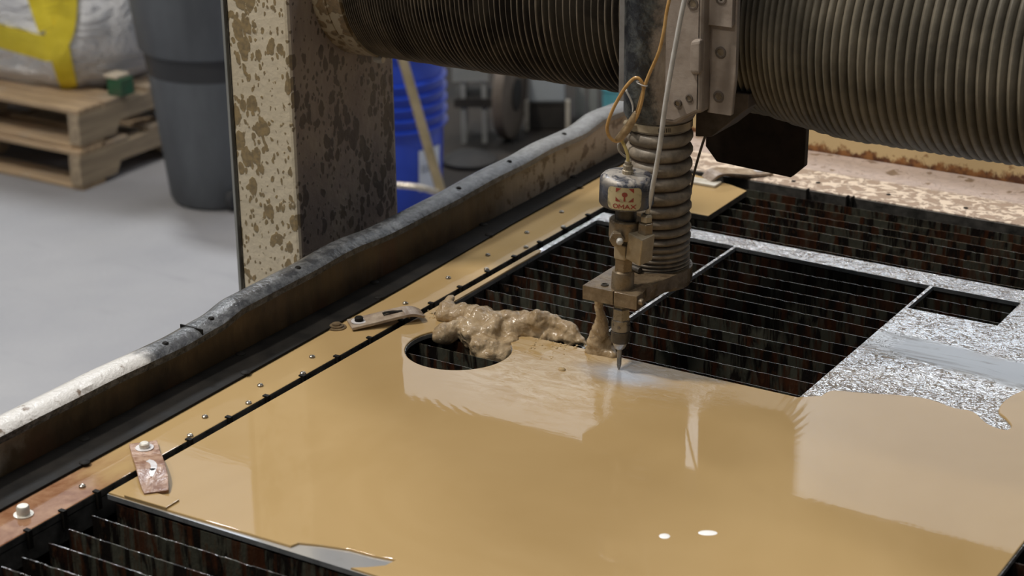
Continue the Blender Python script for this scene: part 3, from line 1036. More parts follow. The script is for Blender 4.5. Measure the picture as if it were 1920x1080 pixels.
# ------------------------------------------------------------------ gantry column
col = thing('gantry_column', 'beige painted square gantry column splattered with brown mud, outside the left rim', 'column', (-1.386, 1.7765, 0))
cx0, cx1, cy0, cy1 = -0.046, 0.046, -0.0985, 0.0985
child('post', B(cx0, cx1, cy0, cy1, 0.012, 1.75), 'column_paint', col, bevel=0.006, seg=3)
child('base_plate', B(-0.08, 0.058, -0.12, 0.12, 0, 0.012), 'dark_plate', col)
child('edge_strip', B(cx0 - 0.0035, cx0 - 0.0002, cy0 - 0.001, cy0 + 0.010, 0.02, 1.745), 'rack_pale', col, label='thin pale strip along the left edge')
child('seam_gap', B(cx0 + 0.0042, cx0 + 0.0052, cy0 - 0.0006, cy0 + 0.004, 0.02, 1.745), 'black_steel_and_shade', col)
child('side_cover', B(-0.03, 0.0415, cy1 + 0.0002, cy1 + 0.003, 0.02, 1.745), 'rack_pale', col)
BY, BZ = 1.828, T + 0.337
fl = child('flange', L([(0.1125, 0.0), (0.1125, 0.0190), (0.1112, 0.0194), (0.1112, 0.0206), (0.1125, 0.0210), (0.1125, 0.039), (0.104, 0.0405)], 72, (0.0462, BY - 1.7765, BZ), 'X'), 'flange_paint', col, smooth=True, label='short round mud-stained flange')
o = child('clamp_screw', L([(0.0042, -0.006), (0.0050, 0.0), (0.0042, 0.006)], 10, (0.0462 + 0.038, BY - 1.7765 - 0.036, BZ - 0.108), 'X'), 'bolt_light', fl, smooth=True)


# ------------------------------------------------------------------ horizontal bellows covers
def bellows_x(x0, x1, pitchf, sharp, rc, sag=None, seg=96):
    prof = []
    x = x0
    while x < x1:
        p = pitchf((x - x0) / (x1 - x0))
        j = random.uniform(-.0006, .0006)
        if sharp:
            prof += [(rc - 0.0060, x), (rc - 0.0022 + j, x + p * .40), (rc + j, x + p * .52), (rc + j, x + p * .60), (rc - 0.0022 + j, x + p * .70)]
        else:
            prof += [(rc - 0.0070, x), (rc - 0.0030 + j, x + p * .16), (rc - .0008 + j, x + p * .34), (rc + j, x + p * .50), (rc - .0006 + j, x + p * .68), (rc - 0.0026 + j, x + p * .86)]
        x += p
    return prof


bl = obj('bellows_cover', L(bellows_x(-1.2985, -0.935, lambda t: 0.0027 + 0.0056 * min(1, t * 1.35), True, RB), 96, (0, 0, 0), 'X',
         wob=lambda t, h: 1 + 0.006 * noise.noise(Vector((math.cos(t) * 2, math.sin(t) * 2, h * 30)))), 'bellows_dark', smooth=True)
bl.location = (0, BY, BZ)
tag(bl, 'dark tightly pleated round bellows between the beige column and the cutting carriage', 'bellows', 'horizontal bellows covers on the gantry beam')


def sagwob(t, h):
    return 1 + 0.006 * noise.noise(Vector((math.cos(t) * 2, math.sin(t) * 2, h * 30)))


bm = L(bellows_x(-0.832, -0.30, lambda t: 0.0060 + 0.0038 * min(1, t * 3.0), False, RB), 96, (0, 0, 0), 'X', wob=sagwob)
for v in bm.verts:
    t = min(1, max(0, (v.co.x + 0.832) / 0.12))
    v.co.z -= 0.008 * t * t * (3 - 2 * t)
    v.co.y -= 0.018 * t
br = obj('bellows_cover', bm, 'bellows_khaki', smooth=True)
br.location = (0, BY, BZ)
tag(br, 'wide khaki ribbed round bellows right of the cutting carriage', 'bellows', 'horizontal bellows covers on the gantry beam')
# beam that both bellows cover
bm = bmesh.new()
lathe(bm, [(0.06, -1.296), (0.06, -0.10)], 24, (0, BY, BZ + 0.004), 'X')
o = obj('gantry_beam', bm, 'dark_plate', origin=(-0.7, BY, BZ))
tag(o, 'dark round gantry beam hidden inside the pleated bellows', 'beam')

# ------------------------------------------------------------------ carriage
BX, BYV = -0.883, 1.689
car = thing('cutting_carriage', 'worn beige and black cast carriage hanging between the two horizontal bellows', 'carriage', (BX, BYV, T))
# tubular housing in front
child('housing', L([(0.030, 0.247), (0.0345, 0.2475), (0.0365, 0.252), (0.0365, 0.62)], 56, (0, 0, 0)), 'housing_worn', car, smooth=True)
# casting web flaring from the tube to the bolt flange; with steps and pads, front view polygon
web = [(0.012, 0.2485), (0.034, 0.2500), (0.046, 0.2590), (0.055, 0.2640), (0.0605, 0.2640), (0.0605, 0.62), (0.012, 0.62)]
child('web', prism([(x, z) for x, z in web], -0.030, 0.010, plane='XZ'), 'carriage_beige', car, bevel=0.006, seg=3)
pad = [(0.0585, 0.2625), (0.0855, 0.2625), (0.0885, 0.30), (0.0885, 0.62), (0.0595, 0.62), (0.0595, 0.3415), (0.0570, 0.3395), (0.0570, 0.3040), (0.0605, 0.3010), (0.0600, 0.2655)]
fl = child('bolt_flange', prism(pad, -0.014, -0.008, plane='XZ'), 'carriage_beige', car, bevel=0.0022, seg=3)
rib = [(0.049, 0.3040), (0.0600, 0.3040), (0.0600, 0.3400), (0.049, 0.3370)]
child('raised_pad', prism(rib, -0.034, -0.012, plane='XZ'), 'carriage_beige', car, bevel=0.0035, seg=3)
child('raised_pad', prism([(0.051, 0.351), (0.086, 0.351), (0.086, 0.62), (0.055, 0.62), (0.055, 0.360)], -0.0195, -0.010, plane='XZ'), 'carriage_beige', car, bevel=0.003, seg=3)
for x, z, yo in ((0.0735, 0.3775, -0.0196), (0.0720, 0.3240, -0.0142), (0.0712, 0.2800, -0.0142), (0.0490, 0.3720, -0.0302), (0.0475, 0.2790, -0.0302), (0.0360, 0.2725, -0.0325), (0.0735, 0.43, -0.0196), (0.0735, 0.49, -0.0196)):
    r = 0.0050 if x > 0.06 or z > .35 else 0.0034
    b = child('bolt_recess', L([(r * 1.15, yo + 0.004), (r * 1.15, yo - 0.0006), (r * .80, yo - 0.0008), (r * .80, yo + .003)], 24, (x, 0, z), 'Y', cap=False), 'recess_dark', car, smooth=True)
    child('bolt', L([(r * .78, yo + 0.0035), (r * .78, yo + 0.0002), (r * .4, yo + 0.0001)], 6, (x, 0, z), 'Y'), 'brass_dirty', b)
# side plate on the left of the tube, edge-on
child('side_plate', B(-0.0475, -0.0405, 0.000, 0.014, 0.2560, 0.62), 'plate_grey', car, bevel=0.0008)
child('side_plate', B(-0.0395, -0.0375, 0.002, 0.060, 0.2560, 0.62), 'plate_grey', car)
child('body_block', B(-0.040, 0.048, 0.038, 0.205, 0.262, 0.60), 'dark_plate', car, bevel=0.003)
# wedge bracket under the flange and hanging dark guard
child('wedge_bracket', prism([(0.020, 0.2180), (0.038, 0.2200), (0.078, 0.2560), (0.078, 0.270), (0.020, 0.270)], 0.040, 0.100, plane='XZ'), 'recess_dark', car, bevel=0.001)
child('guard_plate', prism([(-0.040, 0.262), (-0.040, 0.160), (-0.026, 0.1445), (0.063, 0.1405), (0.078, 0.1550), (0.0790, 0.262)], 0.186, 0.195, plane='XZ'), 'dark_plate', car, bevel=0.0006, label='dark octagonal guard plate hanging below the bellows')
child('guard_bracket', B(-0.02, 0.06, 0.150, 0.187, 0.262, 0.29), 'dark_plate', car)

# vertical bellows
prof = [(0.0300, 0.2475), (0.0320, 0.2470), (0.0320, 0.2360), (0.0300, 0.2350)]
z = 0.2350
p = 0.0150
while z > 0.094:
    r = 0.0340
    p = max(0.0036, p if z > 0.165 else 0.0036 + (z - 0.094) / 0.071 * 0.0105)
    if p > 0.008:
        prof += [(r - .0050, z), (r - .0016, z - p * .14), (r - .0002, z - p * .34), (r - .0001, z - p * .56), (r - .0018, z - p * .78), (r - .0046, z - p * .95)]
    else:
        prof += [(r - .0034, z), (r - .0008, z - p * .3), (r - .0008, z - p * .6), (r - .0034, z - p * .95)]
    z -= p
prof += [(0.0335, z), (0.0335, 0.0905), (0.030, 0.0900)]
bm = L(prof, 64, wob=lambda t, h: 1 + 0.010 * noise.noise(Vector((math.cos(t) * 1.5, math.sin(t) * 1.5, h * 70))))
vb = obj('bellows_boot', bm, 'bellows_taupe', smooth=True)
vb.location = (BX, BYV, T)
tag(vb, 'dusty taupe vertical bellows boot behind the cutting head', 'bellows')
child('hose_band', L([(0.0326, 0.2375), (0.0332, 0.2378), (0.0332, 0.2450), (0.0326, 0.2453)], 64), 'brass_light', vb, smooth=True, label='tan hose band around the top')
child('band_screw', tube([(-0.026, -0.0225, 0.2415), (-0.010, -0.0345, 0.2410)], 0.0034, 10, 1), 'brass_light', vb, smooth=True)
bm = bmesh.new()
for i in range(7):
    t = -1.12 + i * 0.055
    c, s = math.cos(t), math.sin(t)
    v = [Vector((0.0335 * c, 0.0335 * s, 0.2392)), Vector((0.0335 * math.cos(t + .02), 0.0335 * math.sin(t + .02), 0.2392)), Vector((0.0335 * math.cos(t + .02), 0.0335 * math.sin(t + .02), 0.2435)), Vector((0.0335 * c, 0.0335 * s, 0.2435))]
    bm.faces.new([bm.verts.new(q) for q in v])
child('band_slots', bm, 'black_steel_and_shade', vb)

# ------------------------------------------------------------------ cutting head
head = thing('waterjet_cutter', 'waterjet cutting head with chrome cap, brass fittings and thin nozzle over the jet', 'nozzle', (NX, NY, T))
TILT = math.radians(2.1)


def hp(name, bm, mat, **k):
    o = child(name, bm, mat, head, **k)
    o.rotation_euler.y = TILT
    return o


hp('mixing_tube', L([(0.0008, 0.0012), (0.0014, 0.0016), (0.0024, 0.0060), (0.0025, 0.026)], 20), 'steel_nozzle', smooth=True)
hp('nozzle_cone', L([(0.0042, 0.0235), (0.0052, 0.0245), (0.0082, 0.0310), (0.0082, 0.0320)], 28), 'steel_bright', smooth=True)
hp('grip_sleeve', L([(0.0086, 0.0312), (0.0096, 0.0335), (0.0096, 0.0435), (0.0090, 0.0438)], 36), 'steel_dark', smooth=True)
cl = hp('collar', L([(0.0088, 0.0440), (0.0094, 0.0446), (0.0094, 0.0560), (0.0088, 0.0565)], 32), 'steel_nozzle', smooth=True)
child('set_screw', L([(0.0014, -0.0100), (0.0014, -0.0088)], 12, (0.0028, 0.0005, 0.0500), 'Y'), 'recess_dark', cl)
hp('lower_hex', L([(0.0092, 0.0563), (0.0092, 0.0680), (0.0078, 0.0700), (0.0070, 0.078)], 6), 'steel_nozzle')
hp('upper_collar', L([(0.0114, 0.0900), (0.0114, 0.1040), (0.0106, 0.1080), (0.0088, 0.1092)], 36), 'brass_dirty', smooth=True)
hp('small_hex', L([(0.0096, 0.1088), (0.0096, 0.1225)], 6), 'brass_dirty', bevel=0.0005)
hp('large_hex', L([(0.0100, 0.1222), (0.0114, 0.1232), (0.0114, 0.1372), (0.0108, 0.1385)], 6), 'brass_light', bevel=0.0006)
hp('thread', L([(0.0098, 0.1384), (0.0104, 0.139), (0.0098, 0.140), (0.0104, 0.141), (0.0098, 0.142), (0.0104, 0.143), (0.0098, 0.144)], 28), 'steel_dark', smooth=True)
hp('valve_body', L([(0.0150, 0.1438), (0.0160, 0.1448), (0.0160, 0.1625), (0.0150, 0.1635)], 40), 'brass_dirty', smooth=True)
hp('neck', L([(0.0106, 0.1633), (0.0106, 0.1810)], 28), 'steel_dark', smooth=True)
cap = hp('actuator_cap', L([(0.0240, 0.1790), (0.0262, 0.1794), (0.0270, 0.1810), (0.0270, 0.2030), (0.0262, 0.2062), (0.0240, 0.2086), (0.0190, 0.2098), (0.0002, 0.2102)], 72), 'cap_chrome', smooth=True, label='chrome actuator cap with dusty top')
hp('air_fitting', L([(0.0056, 0.2098), (0.0056, 0.2135), (0.0046, 0.2140), (0.0046, 0.2165), (0.0050, 0.2168), (0.0050, 0.2188), (0.0034, 0.2192), (0.0034, 0.2225)], 12), 'brass_light', bevel=0.0003)

# label wrapped around the cap, centred towards the viewer's side
A0 = math.radians(-62)


def capquad(bm, u0, u1, z0, z1, r, nseg=8, round_=0.0):
    cols = []
    for i in range(nseg + 1):
        u = u0 + (u1 - u0) * i / nseg
        t = A0 + u / 0.0270
        k = 0.0
        if round_:
            e = min(u - u0, u1 - u)
            if e < round_:
                k = round_ - math.sqrt(max(0, round_ ** 2 - (round_ - e) ** 2))
        cols.append([bm.verts.new((r * math.cos(t), r * math.sin(t), z)) for z in (z0 + k, z1 - k)])
    for a, b in zip(cols, cols[1:]):
        bm.faces.new((a[0], b[0], b[1], a[1]))


bm = bmesh.new()
capquad(bm, -0.0200, 0.0150, 0.1812, 0.2040, 0.02708, 36, 0.005)
lab = child('cap_label', bm, 'label_cream', cap, label='scuffed cream label with red emblem and lettering')
bm = bmesh.new()
# emblem: four red corner marks around a pale diamond, keyhole in the middle
cz, cu = 0.1966, -0.0020
rr = 0.02738


def capv(bm, u, z, r=rr):
    t = A0 + u / 0.0270
    return bm.verts.new((r * math.cos(t), r * math.sin(t), z))


for su in (-1, 1):
    for sz in (-1, 1):
        bm.faces.new([capv(bm, cu + su * a, cz + sz * b) for a, b in ((.0088, .0068), (.0088, .0022), (.0062, .0046), (.0034, .0068))])
bm.faces.new([capv(bm, cu + 0.0028 * math.cos(i * PI / 8), cz + 0.0006 + 0.0024 * math.sin(i * PI / 8)) for i in range(16)])
bm.faces.new([capv(bm, cu + a, cz + b) for a, b in ((-.0007, 0), (.0007, 0), (.0009, -.0062), (-.0009, -.0062))])
child('emblem', bm, 'label_red', lab)
STROKES = {'O': [[(.3, 0), (.7, 0), (1, .3), (1, .7), (.7, 1), (.3, 1), (0, .7), (0, .3), (.3, 0)]], 'M': [[(0, 0), (0, 1), (.5, .35), (1, 1), (1, 0)]], 'A': [[(0, 0), (.5, 1), (1, 0)], [(.25, .35), (.75, .35)]], 'X': [[(0, 0), (1, 1)], [(0, 1), (1, 0)]]}
bm = bmesh.new()
u = cu - 0.0108
for ch in 'OMAX':
    wd, ht = 0.0044, 0.0038
    for st in STROKES[ch]:
        for (xa, ya), (xb, yb) in zip(st, st[1:]):
            pa = Vector((u + xa * wd, 0.1830 + ya * ht))
            pb = Vector((u + xb * wd, 0.1830 + yb * ht))
            d = (pb - pa).normalized()
            nn = Vector((-d.y, d.x)) * 0.00048
            pa -= d * .0003
            pb += d * .0003
            bm.faces.new([capv(bm, q.x, q.y) for q in (pa - nn, pb - nn, pb + nn, pa + nn)])
    u += 0.0058
child('lettering', bm, 'label_red', lab)

# elbow block with its hexes, right of the valve body
ang = math.radians(-14)
ex, ey = 0.0235, -0.004
eb = child('elbow_block', B(-0.0095, 0.0095, -0.0095, 0.0095, -0.0165, 0.0130), 'brass_light', head, bevel=0.0012)
eb.location = (ex + .0015, ey, 0.1400)
eb.rotation_euler = (math.radians(4), math.radians(10), ang)
# chamfer the top rear of the block with a sloped piece under the hex
o = child('elbow_hex', L([(0.0082, 0.0), (0.0082, 0.0125), (0.0072, 0.0135)], 6), 'brass_dirty', head, bevel=0.0005)
o.location = (ex + 0.004, ey + 0.004, 0.1500)
o.rotation_euler.y = math.radians(4)
o = child('hose_nut', L([(0.0052, 0.0), (0.0062, 0.001), (0.0062, 0.0065), (0.0045, 0.0085)], 6), 'brass_light', head, bevel=0.0004)
o.location = (ex + 0.0052, ey + 0.004, 0.1635)
o.rotation_euler.y = math.radians(4)
o = child('side_nut', L([(0.0078, 0.0), (0.0078, 0.009), (0.0060, 0.0100)], 6, axis='Y'), 'brass_dirty', head, bevel=0.0006)
o.location = (0.0090, -0.0225, 0.1480)
o.rotation_euler.z = math.radians(28)
o = child('white_plug', L([(0.0034, 0), (0.0034, 0.0035), (0.0022, 0.0050), (0.0002, 0.0054)], 16, axis='Y'), 'white_hose', head, smooth=True)
o.location = (0.0115, -0.0215, 0.1472)
o.rotation_euler.z = math.radians(208)

# bracket: split clamp block and arm to the ring below the boot (local to head)
Bx, By = BX - NX, BYV - NY
ring = [(Bx + 0.0365 * math.cos(t), By + 0.0365 * math.sin(t)) for t in [math.radians(a) for a in range(-22, 196, 9)]]
arm = [(-0.034, -0.0150), (0.0008, -0.0150), (0.0008, -0.010), (0.0016, -0.010), (0.0016, -0.0150), (0.0275, -0.0150), (0.0280, -0.004), (0.0250, 0.010), (0.0270, 0.030), (0.0310, 0.050)] + ring + [(-0.034, 0.060)]
child('bracket', prism(arm, 0.0755, 0.0900), 'arm_mud', head, bevel=0.0008, label='muddy split clamp bracket reaching back under the boot')
child('boot_ring', L([(0.0335, 0.0700), (0.0350, 0.0710), (0.0350, 0.0900), (0.0320, 0.0905)], 56, (Bx, By, 0)), 'arm_mud', head, smooth=True)
child('band_screw', tube([(Bx - 0.020, By - 0.0305, 0.0935), (Bx + 0.0, By - 0.0370, 0.0935)], 0.0032, 10, 1), 'steel_dark', head, smooth=True)
child('clamp_bolt', L([(0.0036, 0.0275), (0.0036, 0.0310), (0.0028, 0.0322)], 12, (0, -0.0095, 0.0830), 'X'), 'brass_dirty', head, smooth=True)
child('top_screw', L([(0.0040, 0.0898), (0.0040, 0.0910), (0.0026, 0.0914), (0.0026, 0.0902)], 16, (-0.0150, -0.0035, 0)), 'steel_dark', head, smooth=True)


# jet of water
o = obj('water_jet', L([(0.0007, T - 0.02), (0.0006, T + 0.0018)], 10, (NX, NY, 0)), 'bubble_water', smooth=True)
tag(o, 'hair-thin water jet under the nozzle tip', 'jet')

# hoses
hx, hy, hz = NX + ex + 0.0062, NY + ey + 0.004, T + 0.1710
o = obj('white_hose', tube([(hx, hy, hz), (-0.8385, 1.602, T + .235), (-0.8305, 1.600, T + .29), (-0.8215, 1.600, T + .345), (-0.8105, 1.600, T + .40), (-0.792, 1.61, T + .48), (-0.78, 1.63, T + .60)], 0.0024, 12), 'white_hose', smooth='all')
tag(o, 'straight white plastic hose running up from the brass elbow', 'hose')
amb = [(-0.795, 1.66, T + .60), (-0.818, 1.63, T + .47), (-0.8305, 1.605, T + .39), (-0.8335, 1.600, T + .36), (-0.8385, 1.600, T + .338), (-0.8480, 1.600, T + .316), (-0.8530, 1.600, T + .303), (-0.8585, 1.602, T + .288), (-0.8650, 1.603, T + .268),
       (-0.8740, 1.604, T + .252), (-0.8830, 1.602, T + .243), (-0.8900, 1.599, T + .247), (-0.8920, 1.597, T + .257), (-0.8870, 1.596, T + .272), (-0.8790, 1.596, T + .288), (-0.8700, 1.596, T + .302), (-0.8620, 1.597, T + .310), (-0.8565, 1.598, T + .308),
       (-0.8545, 1.600, T + .298), (-0.8590, 1.601, T + .278), (-0.8680, 1.604, T + .262), (-0.8780, 1.606, T + .254)]
coil = thing('coiled_air_tube', 'thin amber air tube coiled in a loop above the chrome cap', 'tube', (-0.87, 1.6, T + .25))
for nm, bm, mt in (('tube', tube(amb, 0.00165, 10), 'amber_tube'),
                   ('tape_wrap', tube([(-0.8630, 1.602, T + .275), (-0.8700, 1.603, T + .262), (-0.8775, 1.603, T + .251), (-0.8845, 1.602, T + .244)], lambda t: 0.0022 + 0.0022 * math.sin(PI * t), 12), 'tape_brown'),
                   ('cable_tie', tube([(-0.8560 + .0055 * math.cos(a), 1.5995 + .003 * math.sin(a), T + .3045 - .0015 * math.cos(a)) for a in [i * PI / 6 for i in range(13)]], 0.0006, 6, 2), 'white_hose'),
                   ('tail', tube([(-0.8800, 1.605, T + .250), (-0.8810, 1.607, T + .243), (-0.8780, 1.608, T + .236), (-0.8755, 1.609, T + .228), (-0.8752, 1.609, T + .221)], 0.0017, 10), 'yellow_tube')):
    o = obj(nm, bm, mt, smooth='all', origin=(-0.87, 1.6, T + .25))
    o.parent = coil
    o.location = (0, 0, 0)
bm = tube([(-0.893, 1.700, T + .190), (-0.9115, 1.670, T + .205), (-0.9140, 1.660, T + .220), (-0.9020, 1.660, T + .236), (-0.8950, 1.655, T + .262), (-0.9020, 1.652, T + .280)], 0.0012, 8)
o = obj('cord', bm, 'white_hose', smooth='all', origin=(BX, BYV, T))
o.parent = vb
o.location = (0, 0, 0)
o = obj('hanging_cable', tube([aty(1345, 215, 1.80), aty(1326, 246, 1.80), aty(1311, 290, 1.80), aty(1299, 336, 1.80), aty(1290, 390, 1.80), aty(1286, 440, 1.80)], 0.0014, 8), 'wire_dark', smooth='all')
tag(o, 'thin brown cable hanging behind the boot beside the dark guard plate', 'cable')

# ------------------------------------------------------------------ background: pallets and bulk bag
PAL_G = 'stacked wooden pallets under the bulk bag'


def pallet(z0, dx, dy, label, idx):
    p = thing('wooden_pallet', label, 'pallet', (-3.98 + dx, 3.985 + dy, z0), PAL_G)
    wd, dp = 1.0, 0.95
    for k, y in enumerate((0.0, 0.11, 0.30, 0.47, 0.64, 0.82)):
        child('deck_board', B(-wd, -0.002, y, y + (0.095 if k else 0.10), 0.106, 0.122), 'pallet_wood', p, bevel=0.003)
    for y in (0.0, 0.42, 0.85):
        child('bottom_board', B(-wd, -0.004, y + .004, y + 0.10, 0, 0.014), 'pallet_wood', p, bevel=0.003)
    for x in (-0.045, -0.5, -0.96):
        child('stringer', prism([(-0.004, .0145), (0.15, .0145), (0.17, .05), (0.36, .05), (0.38, .0145), (0.56, .0145), (0.58, .05), (0.77, .05), (0.79, .0145), (dp, .0145), (dp, .1055), (-0.004, .1055)], x, x + 0.043, plane='YZ'), 'stringer_wood', p, bevel=0.003)
    return p


pallet(0, 0, 0, 'weathered lower wooden pallet standing on the floor under the other pallet', 0)
pallet(0.1225, -0.0, 0.01, 'weathered upper wooden pallet carrying the white bulk bag', 1)
ZP = 0.1225 + 0.122
blk = thing('wood_block', 'small wood block with a green painted face at the pallet corner beside the bag', 'block', (-3.995, 4.185, ZP))
child('block', B(-0.028, 0.028, -0.022, 0.034, 0.0, 0.052), 'green_paint', blk, bevel=0.003)
child('block_top', B(-0.035, 0.018, -0.026, 0.03, 0.0525, 0.064), 'pale_wood', blk, bevel=0.003, label='pale wooden cap')

bag = thing('bulk_bag', 'large white woven bulk bag with yellow lifting straps on the pallet', 'bag', (-4.50, 4.52, ZP))


def bagpt(t, h, off=0.0):
    """superellipse sack; h 0..1"""
    z = h * 0.95
    prof = 0.80 + 0.23 * math.sin(min(1, h * 1.9) * PI * 0.62) if h < .6 else 0.80 + 0.23 * math.sin(1.0 * PI * .62) - 0.2 * (h - .6)
    if h < 0.02:
        prof *= 0.97
    rx = 0.545 * prof + off
    ry = 0.50 * prof + off
    c, s = math.cos(t), math.sin(t)
    e = 0.52
    x = rx * math.copysign(abs(c) ** e, c)
    y = ry * math.copysign(abs(s) ** e, s)
    w = 0.018 * noise.noise(Vector((c * 2.2, s * 2.2, h * 5))) + 0.012 * noise.noise(Vector((c * 7, s * 7, h * 8)))
    w += 0.014 * abs(math.sin(h * 9 + 1.5 * noise.noise(Vector((c * 2, s * 2, 0)))))
    k = 1 + w / 0.5
    return Vector((x * k, y * k, z))


bm = bmesh.new()
rows = []
for j in range(56):
    rows.append([bm.verts.new(bagpt(2 * PI * i / 140, j / 55)) for i in range(140)])
for a, b in zip(rows, rows[1:]):
    for i in range(140):
        k = (i + 1) % 140
        bm.faces.new((a[i], a[k], b[k], b[i]))
bm.faces.new(rows[0])
bm.faces.new(rows[-1])
child('sack', bm, 'sack_cloth', bag, smooth='all')


def strap(pts, w):
    """pts: (t, h) ; ribbon hugging the sack"""
    P = smoothpath([(t, h, 0) for t, h in pts], 8)
    bm = bmesh.new()
    prev = None
    for i, p in enumerate(P):
        d = (P[min(i + 1, len(P) - 1)] - P[max(i - 1, 0)])
        d = Vector((d.x * 0.55, d.y * 0.95, 0)).normalized()
        nx, ny = -d.y * w / 0.55, d.x * w / 0.95
        r = [bm.verts.new(bagpt(p.x + nx * s, p.y + ny * s, o)) for s, o in ((-.5, .004), (.5, .004), (.5, .010), (-.5, .010))]
        if prev:
            for j in range(4):
                k = (j + 1) % 4
                bm.faces.new((prev[j], prev[k], r[k], r[j]))
        prev = r
    return bm


strapdef = [([(-PI / 4 - .17, 0.0), (-PI / 4 - .20, .10), (-PI / 4 - .22, .2), (-PI / 4 - .24, .33), (-PI / 4 - .26, .6)], .10),
            ([(-PI / 2 - .8, .27), (-PI / 2 - .4, .235), (-PI / 2, .19), (-PI / 4 - .35, .155), (-PI / 4 - .18, .20), (-PI / 4 - .1, .30), (-PI / 4 - .08, .5)], .085),
            ([(-PI / 4 - .30, .22), (-PI / 4 - .36, .36), (-PI / 4 - .40, .6)], .075)]
for pts, w in strapdef:
    child('lifting_strap', strap(pts, w), 'strap_yellow', bag)

# trash can
can = thing('trash_can', 'dark grey ribbed plastic trash can between the bulk bag and the gantry column', 'can', (-3.60, 4.15, 0))
child('body', L([(0.118, 0.0), (0.132, 0.004), (0.142, 0.02), (0.1800, 0.385)], 56), 'can_grey', can, smooth=True)
child('band', L([(0.1802, 0.385), (0.1830, 0.400), (0.1900, 0.452)], 56), 'can_band', can, smooth=True, label='black band')
child('upper_body', L([(0.1960, 0.452), (0.2020, 0.460), (0.2200, 0.62), (0.232, 0.66), (0.232, 0.675), (0.215, 0.675)], 56), 'can_grey', can, smooth=True)
child('caster', L([(0.028, -0.014), (0.034, -0.010), (0.034, 0.010), (0.028, 0.014)], 20, (0.118, -0.075, 0.034), 'X'), 'can_band', can, smooth=True)

# blue bucket with tube stand
bu = thing('blue_bucket', 'blue ribbed plastic bucket behind the column with a white paper label', 'bucket', (-3.13, 4.35, 0))
prof = [(0.138, 0.0), (0.142, 0.005), (0.150, 0.235)]
for i in range(5):
    z = 0.245 + i * 0.033
    prof += [(0.150, z), (0.163, z + 0.003), (0.163, z + 0.009), (0.151, z + 0.013)]
prof += [(0.153, 0.405), (0.155, 0.46), (0.165, 0.465), (0.165, 0.475), (0.150, 0.475)]
child('pail', L(prof, 56), 'bucket_blue', bu, smooth=True)
bm = bmesh.new()
for i in range(8):
    t0 = math.radians(-24 + i * 4.2)
    t1 = math.radians(-24 + (i + 1) * 4.2)
    bm.faces.new([bm.verts.new((r * math.cos(t), r * math.sin(t), z)) for t, z, r in ((t0, .075, .1475), (t1, .075, .1475), (t1, .195, .1515), (t0, .195, .1515))])
pl = child('paper_label', bm, 'label_white', bu)
bm = bmesh.new()
for z in (0.13, 0.142):
    for i in range(6):
        t0 = math.radians(-21 + i * 4)
        t1 = math.radians(-18.6 + i * 4)
        bm.faces.new([bm.verts.new((.1515 * math.cos(t), .1515 * math.sin(t), zz)) for t, zz in ((t0, z), (t1, z), (t1, z + .007), (t0, z + .007))])
child('print_lines', bm, 'print_grey', pl)
child('bail_handle', tube([(-0.05, -0.17, .17), (0.02, -0.165, .205), (0.055, -0.150, .235), (0.075, -0.145, .245)], 0.006, 8), 'bail_blue', bu, smooth='all')
st = thing('tube_stand', 'bent tan metal tube stand leaning in front of the blue bucket', 'stand', (-2.9, 4.1, 0))
qa, qb = atd(752, 100, 5.22), atd(834, 385, 5.22)
dn = (qb - qa).normalized()
qe = qb + dn * ((qb.z - 0.015) / -dn.z)
for nm, pts, r, mt in (('slanted_tube', [qa - dn * .25, qa, qb, qe], .0135, 'pole_tan'),
                       ('cross_tube', [atd(690, 346, 5.20), atd(745, 347, 5.19), atd(790, 352, 5.18), atd(822, 362, 5.20)], .0085, 'pipe_steel')):
    o = obj(nm, tube(pts, r, 12, 6), mt, smooth='all')
    o.parent = st
    o.location = (2.9, -4.1, 0)

# equipment far behind, out of focus; every piece stands on the mat, turned towards the aisle
mt = [at(px, py, 0) for px, py in ((800, 372), (1165, 290), (1200, 120), (815, 120))]
o = obj('floor_mat', prism([(p.x, p.y) for p in mt], 0.0002, 0.010), 'mat_black')
tag(o, 'black rubber mat on the floor beneath the equipment behind the bucket', 'mat')
ROT = math.radians(31)


def stand(name, label, cat, px, py, group=None):
    w = at(px, py, 0.010)
    t = thing(name, label, cat, (w.x, w.y, 0.010), group)
    t.rotation_euler.z = ROT
    return t


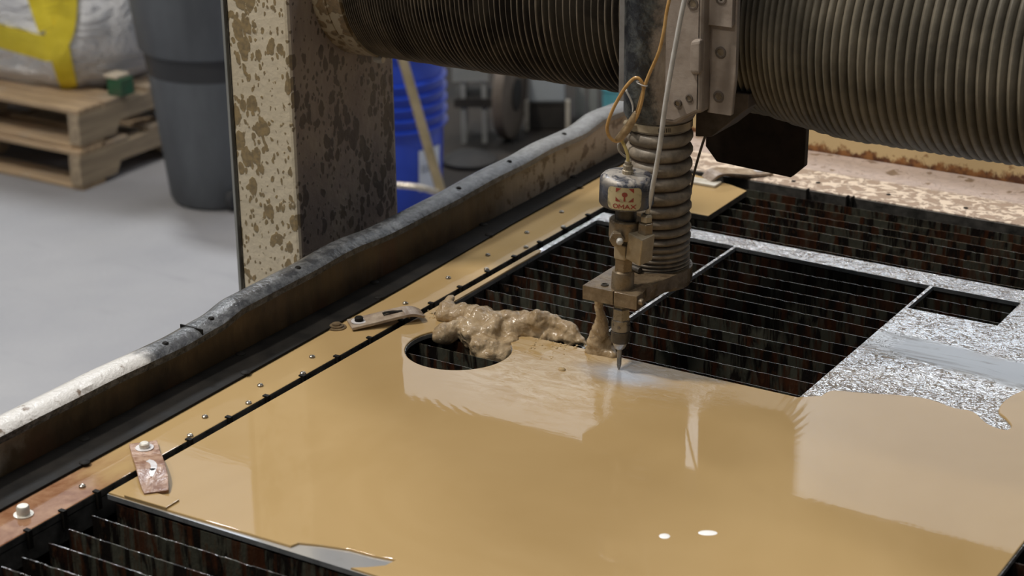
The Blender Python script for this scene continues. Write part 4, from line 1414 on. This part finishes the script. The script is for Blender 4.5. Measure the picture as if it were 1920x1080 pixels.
rk = stand('steel_rack', 'low steel rack with pale legs and dark shelf right of the blue bucket', 'rack', 888, 268)
for x in (-.03, .035):
    for y in (0, .12):
        child('leg', B(x - .008, x + .008, y - .006, y + .006, 0, .20), 'rack_pale', rk)
child('shelf', B(-.058, .060, -.012, .135, .118, .145), 'dark_iron', rk)
child('top_shelf', B(-.062, .050, -.012, .135, .2005, .26), 'rack_pale', rk)
fp = stand('round_base', 'dark round base lying on the mat in front of the steel rack', 'base', 880, 305)
child('disc', L([(0.085, 0), (0.085, .012), (0.05, .03), (0.02, .034)], 32), 'dark_iron', fp, smooth=True)
wh = stand('cart_wheel', 'large tan dusty wheel standing among the dark equipment', 'wheel', 957, 258)
wh.rotation_euler.z = ROT + math.radians(74)
child('tire', L([(0.11, -.022), (0.138, -.016), (0.142, 0), (0.138, .016), (0.11, .022)], 40, (0, 0, .142), 'Y'), 'tire_tan', wh, smooth=True)
child('hub', L([(0.05, -.026), (0.05, .026)], 24, (0, 0, .142), 'Y'), 'dark_iron', wh, smooth=True)
ct = stand('tool_cart', 'dark iron tool cart with pale corner posts behind the carriage', 'cart', 1026, 244)
child('cabinet', B(-0.058, 0.058, 0, 0.16, 0.0, 0.085), 'dark_iron', ct, bevel=0.006)
child('post', B(0.059, 0.072, -0.004, 0.010, 0, 0.098), 'pad_pale', ct)
child('post', B(-0.072, -0.059, -0.004, 0.010, 0, 0.098), 'pad_pale', ct)
child('tray', B(-0.058, 0.058, -0.004, 0.16, 0.0855, 0.090), 'dark_iron', ct)
o = obj('grey_crate', B(-0.056, 0.056, 0.0, 0.14, 0, 0.14), 'grey_box', bevel=0.008)
o.location = ct.location + Vector((0, 0, .0905))
o.rotation_euler.z = ROT
tag(o, 'pale grey crate standing on the dark tool cart', 'crate')
for k in range(2):
    o = obj('narrow_panel', B(-0.014, 0.014, 0, 0.05, 0, 0.25), 'rack_pale', bevel=0.003)  # plain narrow panel, set upright on the mat
    q = at(1088 + 24 * k, 226 - 4 * k, .010)
    o.location = (q.x, q.y, .010)
    o.rotation_euler.z = ROT
    tag(o, ('left' if k == 0 else 'right') + ' one of two narrow pale panels near the far end of the rim', 'panel', 'narrow pale panels behind the rim')
q = at(1150, 236, .010)
o = obj('teal_bin', L([(0.032, 0), (0.036, .12), (0.040, .122), (0.040, .130), (0.034, .130)], 32), 'teal_plastic', smooth=True)
o.location = (q.x, q.y, .010)
tag(o, 'teal plastic bin beyond the far end of the rim', 'bin')
